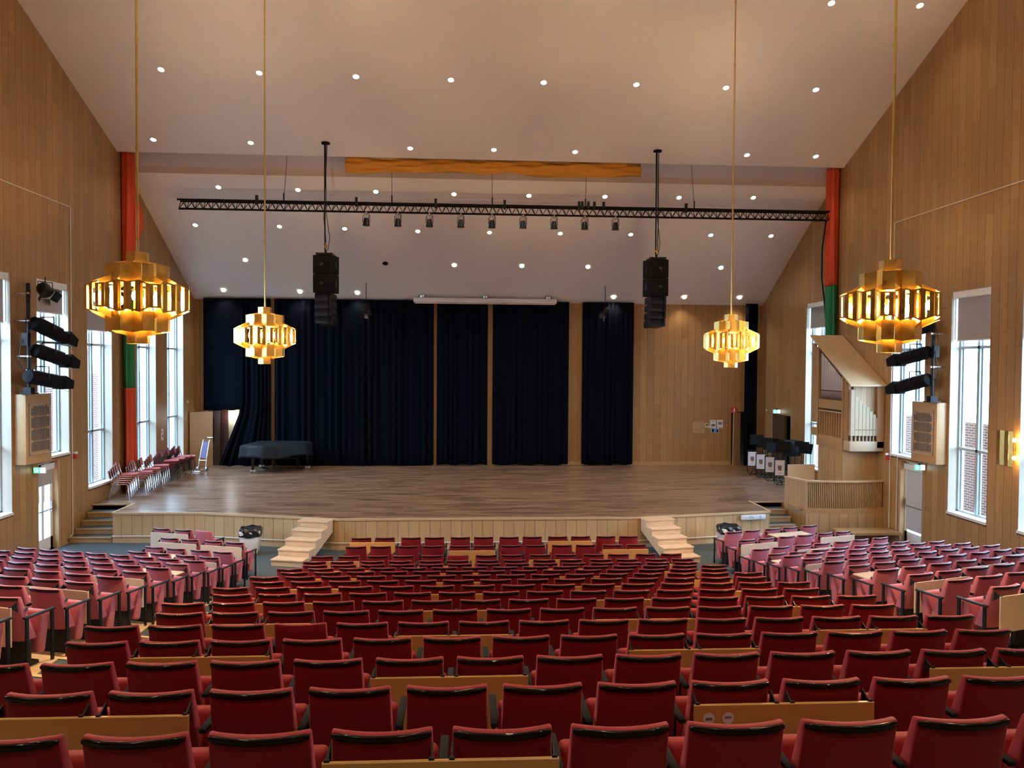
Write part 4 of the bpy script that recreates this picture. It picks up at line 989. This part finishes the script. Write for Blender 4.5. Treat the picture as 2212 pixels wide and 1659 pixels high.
e = empty('low_step', (11.3, 21.0, 0)); MB().box(-.85, .85, -.35, .35, .22, .30).obj('top', M['oak'], e, bev=.01); MB().box(-.8, .8, -.3, .3, 0, .22).obj('riser', M['walnut'], e)
tag(e, 'low dark oak step below the organ balcony', 'step')

# ------------------------------------------------------------------ things at the stage front
def loose_stairs(loc, rz, lb, sg=1):
    e = empty('wooden_stairs', loc, rz); wd = .80
    for i in range(5):
        z = ZS - .164 * i - .002; y = -.36 * i
        q = MB(); q.box(-wd / 2 - .02, wd / 2 + .02, y - .37, y + .01, z - .035, z); q.obj('tread', M['pine'], e, bev=.005, seg=1)
        q = MB(); q.box(-wd / 2, wd / 2, y - .345, y - .325, z - .164 + .0, z - .035); q.obj('riser', M['pine'], e)
    for s_ in (-1, 1):
        pts = [(0, ZS - .04)]
        for i in range(5): pts += [(-.35 - .36 * i, ZS - .037 - .164 * i), (-.35 - .36 * i, max(0, ZS - .037 - .164 * (i + 1)))]
        pts = pts + [(-1.4, 0), (0, ZS - .34)]
        q = MB(); n = len(pts); x = s_ * (wd / 2 - .01)
        vs = [(x - .015, p[0], p[1]) for p in pts] + [(x + .015, p[0], p[1]) for p in pts]
        q.add(vs, [tuple(range(n)), tuple(range(2 * n - 1, n - 1, -1))] + [(i, (i + 1) % n, n + (i + 1) % n, n + i) for i in range(n)]); q.obj('stringer', M['pine'], e)
    tag(e, lb, 'stairs', 'loose pine stairs at the stage front')
loose_stairs((-3.88, 20.49, 0), -.241, 'pale pine stairs leaning to the stage beside the left bin')
loose_stairs((5.12, 20.47, 0), .194, 'pale pine stairs at the right part of the stage front')
def bin_(loc, rz, lb, s=1.0):
    e = empty('waste_bin', loc, rz)
    q = MB(); q.add([(-.19, -.19, 0), (.19, -.19, 0), (.19, .19, 0), (-.19, .19, 0), (-.26, -.26, .62), (.26, -.26, .62), (.26, .26, .62), (-.26, .26, .62)], [(0, 3, 2, 1), (4, 5, 6, 7), (0, 1, 5, 4), (1, 2, 6, 5), (2, 3, 7, 6), (3, 0, 4, 7)]); q.obj('body', M['plastic'], e, bev=.03, seg=3)
    def f(u, v):
        a = 2 * PI * u; c, s_ = math.cos(a), math.sin(a); sq = 1 / max(abs(c), abs(s_)) ** .75
        r = (.27 + .02 * math.sin(a * 7 + v * 4) * math.sin(v * PI)) * sq
        if v > .85: r *= .93
        return (c * r, s_ * r, .46 + .22 * v + .015 * math.sin(a * 5))
    q = MB(); q.grid(f, 49, 9); solid(q.obj('bin_bag', M['bag'], e, smooth=True, angle=180), .006)
    q = MB(); q.lathe([(.001, .60), (.22, .62), (.25, .66)], 16); q.obj('rubbish', M['blackm'], e, smooth=True)
    tag(e, lb, 'bin', 'white bins with black bags')
bin_((-5.53, 20.1, 0), .1, 'white waste bin with black bag in front of the left stage front')
bin_((7.02, 20.05, 0), .1, 'white waste bin with black bag behind the right seat block')
e = empty('wall_heater', (8.05, 21.06, .62), math.atan2(.78, 3.98))
MB().box(-.38, .38, -.07, -.0, 0, .13).obj('casing', M['plastic'], e, bev=.01)
q = MB()
for i, x in enumerate((-.13, -.10, -.06, -.03)): q.box(x, x + .012, -.073, -.071, .05, .085)
q.box(-.13, -.02, -.073, -.071, .095, .10)
for i in range(4): q.box(.18 + .035 * (i % 2), .20 + .035 * (i % 2), -.073, -.071, .03 + .045 * (i // 2), .055 + .045 * (i // 2))
q.obj('lettering', M['ink'], e)
tag(e, 'white rectangular sign box fixed to the right end of the stage front', 'sign box')

# ------------------------------------------------------------------ piano, bench, trolley
e = empty('grand_piano', (-7.2, 29.8, ZS)); px_, py_ = -7.2, 29.8
PL = [(-8.36, 28.95), (-7.42, 28.72), (-6.75, 29.12), (-6.10, 29.72), (-5.92, 30.15), (-6.12, 30.60), (-6.8, 30.72), (-8.18, 30.72)]
cxm = sum(p[0] for p in PL) / len(PL); cym = sum(p[1] for p in PL) / len(PL)
def loop(sc, n=72):  # resampled outline
    out = []; L = [0]
    for i in range(len(PL)):
        a, b = PL[i], PL[(i + 1) % len(PL)]; L.append(L[-1] + math.hypot(b[0] - a[0], b[1] - a[1]))
    for k_ in range(n):
        s_ = L[-1] * k_ / n; i = max(j for j in range(len(PL)) if L[j] <= s_ + 1e-9); t = (s_ - L[i]) / (L[i + 1] - L[i]); a, b = PL[i], PL[(i + 1) % len(PL)]
        x, y = a[0] + (b[0] - a[0]) * t, a[1] + (b[1] - a[1]) * t
        out.append((cxm + (x - cxm) * sc - px_, cym + (y - cym) * sc - py_))
    return out
ins = MB(); lp = loop(.93); ins.prism(lp, .66, .98); ins.obj('case', M['lacq'], e)
rings = []
for (sc, z, w_) in ((.0, 1.045, 0), (.5, 1.05, 0), (.9, 1.04, 0), (.985, 1.02, .3), (1.0, .96, .6), (1.01, .80, 1.0), (1.03, .64, 1.6), (1.04, .56, 2.0)):
    lp = loop(sc); ring = []
    for i, (x, y) in enumerate(lp):
        f = .020 * w_ * math.sin(i * 1.1 + math.sin(i * .37) * 3); dx, dy = x - (cxm - px_), y - (cym - py_); L_ = max(.01, math.hypot(dx, dy))
        ring.append((x + dx / L_ * f, y + dy / L_ * f, z + (.04 * math.sin(i * .35) if w_ > 1.5 else 0)))
    rings.append(ring)
cv = MB(); n = 72; vs = [v for r in rings for v in r]; fs = [(a * n + i, a * n + (i + 1) % n, (a + 1) * n + (i + 1) % n, (a + 1) * n + i) for a in range(len(rings) - 1) for i in range(n)]
cv.add(vs, fs); solid(cv.obj('cloth_cover', M['cover'], e, smooth=True, angle=60), .008)
for (x, y) in ((-7.92, 29.1), (-6.12, 30.15), (-7.95, 30.45)):
    q = MB(); q.add([(-.07, -.07, .66), (.07, -.07, .66), (.07, .07, .66), (-.07, .07, .66), (-.035, -.035, .10), (.035, -.035, .10), (.035, .035, .10), (-.035, .035, .10)], [(0, 1, 2, 3), (4, 7, 6, 5), (0, 4, 5, 1), (1, 5, 6, 2), (2, 6, 7, 3), (3, 7, 4, 0)]); lg = q.obj('leg', M['lacq'], e, loc=(x - px_, y - py_, 0))
    q = MB(); q.tube([(-.09, 0, .06), (-.02, 0, .06)], .055, 12); q.tube([(.02, 0, .06), (.09, 0, .06)], .055, 12); q.box(-.05, .05, -.03, .03, .06, .12); q.obj('castor', flat('ivory_castor', (.75, .68, .5), .35) if 0 else M['reveal'], lg, smooth=True)
q = MB(); q.box(-.12, .12, -.04, .04, .06, .12); q.tube([(0, 0, .12), (.12, .05, .66)], .015, 6); q.tube([(-.08, 0, .12), (-.06, .05, .66)], .015, 6); q.obj('pedal_lyre', M['black'], e, loc=(-7.65 - px_, 29.75 - py_, 0))
tag(e, 'grand piano under a dark cloth cover with pale castors', 'piano')
e = empty('piano_bench', (-6.95, 30.15, ZS))
MB().box(-.5, .5, -.17, .17, .40, .46).obj('seat', M['black'], e, bev=.01)
for x in (-.45, .45):
    for y in (-.13, .13): MB().tube([(x, y, 0), (x, y, .42)], .018, 6).obj('leg', M['black'], e, smooth=True)
tag(e, 'low black bench standing beneath the covered piano', 'bench')
e = empty('hand_trolley', (-9.95, 29.55, ZS), -.35)
q = MB()
for x in (-.17, .17): q.tube([(x, -.3, .03), (x, 0, .03), (x * .95, .06, .35), (x * .8, .28, 1.12), (x * .8, .38, 1.2), (x * .8, .50, 1.22)], .014, 6)
q.tube([(-.136, .50, 1.22), (.136, .50, 1.22)], .014, 6); q.tube([(-.16, .06, .4), (.16, .06, .4)], .012, 6); q.tube([(-.17, -.3, .03), (.17, -.3, .03)], .014, 6); q.obj('frame', M['metal'], e, smooth=True)
q = MB(); q.add([(-.13, .1, .48), (.13, .1, .48), (.11, .27, 1.08), (-.11, .27, 1.08)], [(0, 1, 2, 3)]); solid(q.obj('back_panel', flat('violet_panel', (.10, .08, .2), .5), e), .01)
q = MB()
for x in (-.2, .2): q.tube([(x - .02, .06, .08), (x + .02, .06, .08)], .08, 14)
q.obj('wheel', M['metal'], e, smooth=True)
tag(e, 'chrome hand trolley leaning by the open oak door', 'trolley')

# ------------------------------------------------------------------ stacked chairs on the stage (left)
def mk_stackchair(name, fm, sm):
    e = empty(name)
    q = MB()
    for x in (-.24, .24):
        q.tube([(x, .26, 0), (x, .22, .40), (x, .18, .44), (x, -.18, .44), (x, -.24, .50), (x * .92, -.30, .80), (x * .8, -.31, .84)], .012, 6)
        q.tube([(x, -.30, 0), (x, -.20, .42)], .012, 6)
    q.tube([(-.19, -.31, .84), (.19, -.31, .84)], .012, 6); q.tube([(-.24, -.2, .42), (.24, -.2, .42)], .010, 6); q.tube([(-.24, .2, .42), (.24, .2, .42)], .010, 6)
    q.obj('frame', M[fm], e, smooth=True)
    s_ = MB(); s_.box(-.225, .225, -.20, .26, .445, .495); s_.obj('seat', M[sm], e, bev=.022, seg=2)
    b = MB(); b.add([(-.2, -.285, .60), (.2, -.285, .60), (.19, -.335, .84), (-.19, -.335, .84), (-.2, -.25, .60), (.2, -.25, .60), (.19, -.30, .84), (-.19, -.30, .84)], [(0, 1, 2, 3), (4, 7, 6, 5), (0, 4, 5, 1), (1, 5, 6, 2), (2, 6, 7, 3), (3, 7, 4, 0)]); b.obj('backrest', M[sm], e, bev=.014)
    return e
ch_c = mk_stackchair('stacking_chair', 'chrome', 'seatplum'); ch_b = mk_stackchair('stacking_chair', 'black', 'seatplum')
used = {id(ch_c): False, id(ch_b): False}
stacks = [(23.72, -10.22, 5, 'c'), (24.62, -10.12, 4, 'c'), (25.35, -10.18, 4, 'c'), (26.15, -10.2, 4, 'c'), (26.95, -10.2, 5, 'b'), (27.55, -10.2, 5, 'b'), (28.15, -10.2, 5, 'b'), (28.75, -10.22, 4, 'b')]
hw = ['bottom', 'second from bottom', 'third from bottom', 'fourth from bottom', 'fifth from bottom', 'sixth from bottom']
for si, (y, x, n, t) in enumerate(stacks):
    for i in range(n):
        src = ch_c if t == 'c' else ch_b
        if not used[id(src)]: e = src; used[id(src)] = True
        else: e = copy_tree(src)
        e.location = (x - .0 + .055 * (i - n / 2), y, ZS + .062 * i); e.rotation_euler = (0, 0, -PI / 2 + .25)
        pos = 'top' if i == n - 1 else hw[i]
        tag(e, '%s framed plum chair, %s of its stack, %s stack from the stage steps' % ('chrome' if t == 'c' else 'black', pos, ordw[si + 1]), 'chair', 'stacked chairs on the stage')
# ------------------------------------------------------------------ music stands and their signs (right)
def mk_stand():
    e = empty('music_stand')
    q = MB(); q.add([(-.27, -.03, 1.02), (.27, -.03, 1.02), (.24, .09, 1.36), (-.24, .09, 1.36)], [(0, 1, 2, 3)]); q.add([(-.27, -.03, 1.02), (.27, -.03, 1.02), (.27, -.09, 1.03), (-.27, -.09, 1.03)], [(0, 1, 2, 3)]); solid(q.obj('desk', M['blackm'], e), .006)
    MB().tube([(0, .03, .3), (0, .03, 1.15)], .014, 6).obj('pole', M['black'], e, smooth=True)
    q = MB()
    for a in (0.3, 2.4, 4.5): q.tube([(0, .03, .34), (.27 * math.cos(a), .03 + .27 * math.sin(a), .01)], .010, 6)
    q.obj('foot', M['black'], e, smooth=True)
    return e
st0 = mk_stand(); first = True
spots = []
for r in range(4):
    for c in range(5): spots.append((10.95 + c * .26, 28.3 - r * .80 + c * .10, r, c))
for (x, y, r, c) in spots:
    if y - .1 < 25.3 and x > 12: continue
    e = st0 if first else copy_tree(st0); first = False
    e.location = (min(x, 12.0 - .08), y, ZS); e.rotation_euler = (0, 0, -.45 + random.uniform(-.9, .9)); e.scale = (1, 1, random.uniform(.92, 1.12))
    tag(e, 'black music stand, %s in the %s group counted from the brown door' % (ordw[c + 1], ordw[r + 1]), 'music stand', 'stored black music stands')
for r in range(4):
    y = 28.05 - r * .84
    e = empty('stand_trolley', (10.68, y, ZS), -.25)
    q = MB(); q.tube([(-.17, 0, .95), (-.17, .0, .15), (-.1, .02, .06), (.5, .25, .05)], .016, 6); q.tube([(.17, .02, .95), (.17, .02, .15), (.22, .02, .06), (.8, .2, .05)], .016, 6); q.tube([(-.17, 0, .95), (.17, .02, .95)], .016, 6)
    for k_ in range(4): q.tube([(-.1 + k_ * .15, .05 + .06 * k_, .05), (.1 + k_ * .15, -.1 + .05 * k_, .22)], .012, 6)
    q.obj('frame', M['black'], e, smooth=True)
    q = MB(); q.add([(-.155, -.025, .38), (.155, -.025, .38), (.155, -.03, .90), (-.155, -.03, .90)], [(0, 1, 2, 3)]); pp = solid(q.obj('paper_sign', M['paper'], e), .003)
    MB().box(-.07, .06, -.034, -.031, .60, .72).obj('picture', M['ink'], e); MB().box(-.05, .05, -.034, -.031, .55, .60).obj('picture', flat('brown_print', (.3, .12, .08), .6), e); MB().box(-.02, .02, -.033, -.030, .46, .48).obj('text_line', M['ink'], e)
    tag(e, 'black tube trolley with white picture notice, %s from the brown door' % ordw[r + 1], 'trolley', 'music stand trolleys')

# ------------------------------------------------------------------ auditorium seats
def back_y(x, z):  # rear surface of the shell
    t = (.86 - z) / .53
    return -.050 * (1 - (x / .23) ** 2) + .10 * t
def seat_meshes(RED='red'):
    d = {}
    nx, nz = 9, 5; W2 = .2275
    mb = MB(); rear = []; frn = []
    zz = [.33, .45, .60, .75, .86]
    for z in zz:
        t = (.86 - z) / .53; th = .048 + .10 * t; ww = W2 + .006 * t
        for i in range(nx):
            x = -ww + 2 * ww * i / (nx - 1)
            rear.append((x, back_y(x * W2 / ww, z), z)); frn.append((x, back_y(x * W2 / ww, z) + th, z))
    n = nx * nz; F = []
    for j in range(nz - 1):
        for i in range(nx - 1):
            a = j * nx + i; F += [(a, a + 1, a + nx + 1, a + nx), (n + a, n + a + nx, n + a + nx + 1, n + a + 1)]
    for j in range(nz - 1): a = j * nx; F += [(a, a + nx, n + a + nx, n + a)]; a = j * nx + nx - 1; F += [(a, n + a, n + a + nx, a + nx)]
    for i in range(nx - 1): F += [(i, n + i, n + i + 1, i + 1)]; a = (nz - 1) * nx + i; F += [(a, a + 1, n + a + 1, n + a)]
    mb.add(rear + frn, F); d['backrest'] = mb.mesh('backrest', M[RED], bev=.012, seg=2, angle=50)
    r = MB(); pts = [(x, back_y(x, .838) - .003, .840) for x in [(-.224 + .448 * i / 12) for i in range(13)]]
    rings = []; nseg = 10
    vs = []
    for k_, (x, y, z) in enumerate(pts):
        s_ = .55 if k_ in (0, 12) else 1
        for j in range(nseg):
            a = 2 * PI * j / nseg + PI / 8; vs.append((x, y + .013 * math.cos(a) * s_, z + .019 * math.sin(a) * s_))
    fs = [(k_ * nseg + j, k_ * nseg + (j + 1) % nseg, (k_ + 1) * nseg + (j + 1) % nseg, (k_ + 1) * nseg + j) for k_ in range(12) for j in range(nseg)] + [tuple(range(nseg)), tuple(12 * nseg + j for j in range(nseg))]
    r.add(vs, fs); d['top_rim'] = r.mesh('top_rim', M['lacq'], smooth=True, angle=60)
    c = MB(); Mx = T(0, .335, .37) @ RX(math.radians(-9)); c.box(-.243, .243, -.065, .065, -.24, .24, Mx); d['seat_cushion'] = c.mesh('seat_cushion', M[RED], bev=.035, seg=3, angle=60)
    a = MB(); a.box(-.022, .022, .03, .43, .600, .628); d['armrest'] = a.mesh('armrest', M['greyarm'], bev=.010, seg=2)
    ab = MB(); ab.box(-.022, .022, .03, .46, .600, .628); d['armrest_black'] = ab.mesh('armrest', M['black'], bev=.010, seg=2)
    l = MB(); l.box(-.012, .012, -.018, .018, 0, .60); d['leg'] = l.mesh('leg', M['black'])
    b = MB(); b.box(-.21, .21, .13, .19, .03, .34); b.box(-.20, .20, .19, .30, .0, .05); d['base'] = b.mesh('base', M['plinth'])
    di = MB(); di.lathe([(.001, .0), (.028, .0), (.026, .008), (.001, .009)], 12, RY(PI / 2)); d['hinge_disc'] = di.mesh('hinge_disc', M['metal'], smooth=True)
    ft = MB(); ft.box(-.02, .02, .02, .42, 0, .025); ft.box(-.010, .010, .20, .24, .025, .60); d['foot'] = ft.mesh('foot', M['black'])
    return d
SM = seat_meshes(); SMF = dict(SM); _f = seat_meshes('daylit'); SMF['backrest'] = _f['backrest']; SMF['seat_cushion'] = _f['seat_cushion']
NS = 0
def seat(x, y, z, rz, label, end=0, rim=True, SM=SM):
    """end: -1 / +1 = an aisle end on that side (black armrest on two legs)"""
    global NS; NS += 1
    e = bpy.data.objects.new('auditorium_seat', None); COL.objects.link(e); e.location = (x, y, z); e.rotation_euler = (0, 0, rz)
    def part(nm, key=None, loc=None):
        o = bpy.data.objects.new(nm, SM[key or nm]); COL.objects.link(o); o.parent = e
        if loc: o.location = loc
    part('backrest'); part('seat_cushion'); part('base')
    if rim: part('top_rim')
    H = .2735
    for s_ in (-1, 1):
        if end == s_:
            part('armrest', 'armrest_black', (s_ * H, 0, 0)); part('leg', 'leg', (s_ * H, .07, 0)); part('leg', 'leg', (s_ * H, .42, 0)); part('hinge_disc', None, (s_ * .229, .10, .70))
        elif s_ == 1: part('armrest', 'armrest', (H, 0, 0)); part('foot', None, (H, 0, 0))
    e['label'] = label; e['category'] = 'seat'; e['group'] = 'red tip-up auditorium seats'
    return e
cardw = {1: 'one', 2: 'two'}
DW, DH = 1.045, .44
dm = MB(); dm.box(-DW / 2, DW / 2, -.011, .011, -DH, 0); desk_fold = dm.mesh('board', M['desk'], bev=.004, seg=1)
dm = MB(); dm.box(-DW / 2, DW / 2, -DH, 0, -.022, 0); desk_open = dm.mesh('board', M['deskpale'], bev=.004, seg=1)
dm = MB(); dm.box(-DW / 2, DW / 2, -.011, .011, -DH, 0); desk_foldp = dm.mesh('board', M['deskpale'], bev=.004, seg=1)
bk = MB(); bk.add([(-.004, .085, .022), (-.004, .10, -.10), (-.004, .0, -.02), (.004, .085, .022), (.004, .10, -.10), (.004, .0, -.02)], [(0, 1, 2), (3, 5, 4), (0, 3, 4, 1), (1, 4, 5, 2), (2, 5, 3, 0)]); bk.tube([(-.012, .0, -.015), (.012, 0, -.015)], .012, 8); bracket = bk.mesh('bracket', M['black'])
def desk(x, y, z, rz, label, opened=False, extra=None):
    e = empty('folding_desk', (x, y, z), rz)
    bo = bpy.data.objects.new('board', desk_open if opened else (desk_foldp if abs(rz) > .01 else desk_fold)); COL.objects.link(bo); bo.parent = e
    bo.location = (0, -.105, .775 if not opened else .76)
    for xx in (-.2735 * 2 + .045, -.045, .045, .2735 * 2 - .045):
        b = bpy.data.objects.new('bracket', bracket); COL.objects.link(b); b.parent = e; b.location = (xx, -.10, .79)
    tag(e, label, 'desk', 'folding wooden desk boards')
    return e
PT = .547
nseats = {}
# centre block, n counted from the stage
for n in range(1, 19):
    k_ = 19 - n      # row counted from the camera
    y = cy(n); z = cz(n)
    if n <= 4:
        cnt_ = {1: 12, 2: 12, 3: 14, 4: 14}[n]; x0 = {1: -2.425, 2: -2.431, 3: -3.011, 4: -3.008}[n]
        xs = [x0]
        for i in range(1, cnt_): xs.append(xs[-1] + (PT if i % 2 else .606))
        idx = list(range(cnt_)); dks = {1: (0, 8), 2: (4, 10), 3: (0, 8), 4: (4, 12)}[n]
    else:
        odd = (k_ % 2 == 1)
        tot = 15 if odd else 14; g0 = -3.108 if odd else -2.835
        lo, hi = {1: (2, 11), 2: (1, 11), 3: (0, 13)}.get(k_, (0, tot - 1))
        idx = list(range(lo, hi + 1)); xs = [g0 + PT * i for i in range(tot)]
        dks = (5, 12) if odd else (1, 8)
    for c_, i in enumerate(idx):
        end = -1 if i == 0 else (1 if i == len(xs) - 1 else 0)
        rim = not ((n == 3 and i == 5) or (n == 14 and i == 3))
        lb = 'red tip-up seat%s, centre block, %s row from the stage, %s seat from left' % ('' if rim else ' without black rim', ordw[n], ordw[c_ + 1])
        if not rim: lb = 'rimless red seat, centre block, %s row from stage, %s from left' % (ordw[n], ordw[c_ + 1])
        seat(xs[i], y, z, 0, lb, end, rim)
    for d_ in dks:
        if d_ + 1 >= len(xs) : continue
        if idx and (d_ + 1 < idx[0] or d_ > idx[-1]): continue
        o = desk((xs[d_] + xs[d_ + 1]) / 2, y, z, 0, 'folded wooden desk board, centre block, %s row from the stage, %s one' % (ordw[n], 'left' if d_ == min(dks) else 'right'))
        if k_ == 2 and d_ == 8:   # two round stickers
            for sx_ in (-.44, -.33): MB().lathe([(.001, 0), (.033, 0), (.033, .001), (.001, .0012)], 18, T(sx_, -.117, .70) @ RX(PI / 2)).obj('round_sticker', M['paper'], o)
            MB().box(-.46, -.42, -.1195, -.1185, .69, .705).box(-.35, -.31, -.1195, -.1185, .70, .71).obj('sticker_print', M['ink'], o)
# side blocks
TH = math.radians(16.8); SP = .557
left = {1: ([2, 3, 4], [(3, 0)]), 2: (range(4), [(2, 0), (0, 0)]), 3: (range(4), [(2, 1)]), 4: (range(4), [(0, 0)]), 5: (range(8), [(3, 0)]), 6: (range(8), [(0, 1), (6, 0)]), 7: (range(8), [(3, 0)]),
        8: (range(7), [(0, 0)]), 9: (range(6), [(3, 1)]), 10: (range(5), [(0, 0)]), 11: (range(4), []), 12: (range(3), [(0, 0)]), 13: (range(2), [])}
right = {1: (range(5), [(2, 1)]), 2: (range(6), [(0, 0), (4, 0)]), 3: (range(7), [(2, 0)]), 4: (range(7), [(0, 1), (5, 1)]), 5: (range(8), [(3, 0)]), 6: (range(8), [(0, 0), (6, 0)]), 7: (range(8), [(3, 0)]),
         8: (range(8), [(0, 1), (6, 0)]), 9: (range(7), [(3, 0)]), 10: (range(6), [(0, 0)]), 11: (range(4), []), 12: (range(3), [(0, 0)])}
for side, B in ((-1, left), (1, right)):
    xe = -5.22 if side < 0 else 6.59
    nm = 'left' if side < 0 else 'right'
    for n, (ms, dks) in B.items():
        ye = 17.65 - .872 * (n - 2) - (0.1 if side > 0 and n <= 4 else 0)
        z = cz(n)
        def P(m_):
            off = m_ * SP if n >= 5 else (m_ // 2) * (PT + .606) + (m_ % 2) * PT
            return xe + side * off * math.cos(TH), ye + off * math.sin(TH)
        for m_ in ms:
            x, y = P(m_); rim = not (side < 0 and n == 1 and m_ == 2)
            lb = '%s seat in %s block, %s row from stage, %s from the aisle' % ('red tip-up' if rim else 'rimless red', nm, ordw[n], ordw[m_ + 1])
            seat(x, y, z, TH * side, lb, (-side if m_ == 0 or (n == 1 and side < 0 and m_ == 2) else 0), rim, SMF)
        for (d_, op) in dks:
            (xa, ya), (xb_, yb_) = P(d_), P(d_ + 1)
            desk((xa + xb_) / 2, (ya + yb_) / 2, z, TH * side, '%s wooden desk board, %s block, %s row from stage, %s' % ('opened' if op else 'folded', nm, ordw[n], 'beside the aisle' if d_ < 2 else 'away from the aisle' if d_ < 4 else 'near the wall'), bool(op))
print('seats', NS, 'objects', len(bpy.data.objects))
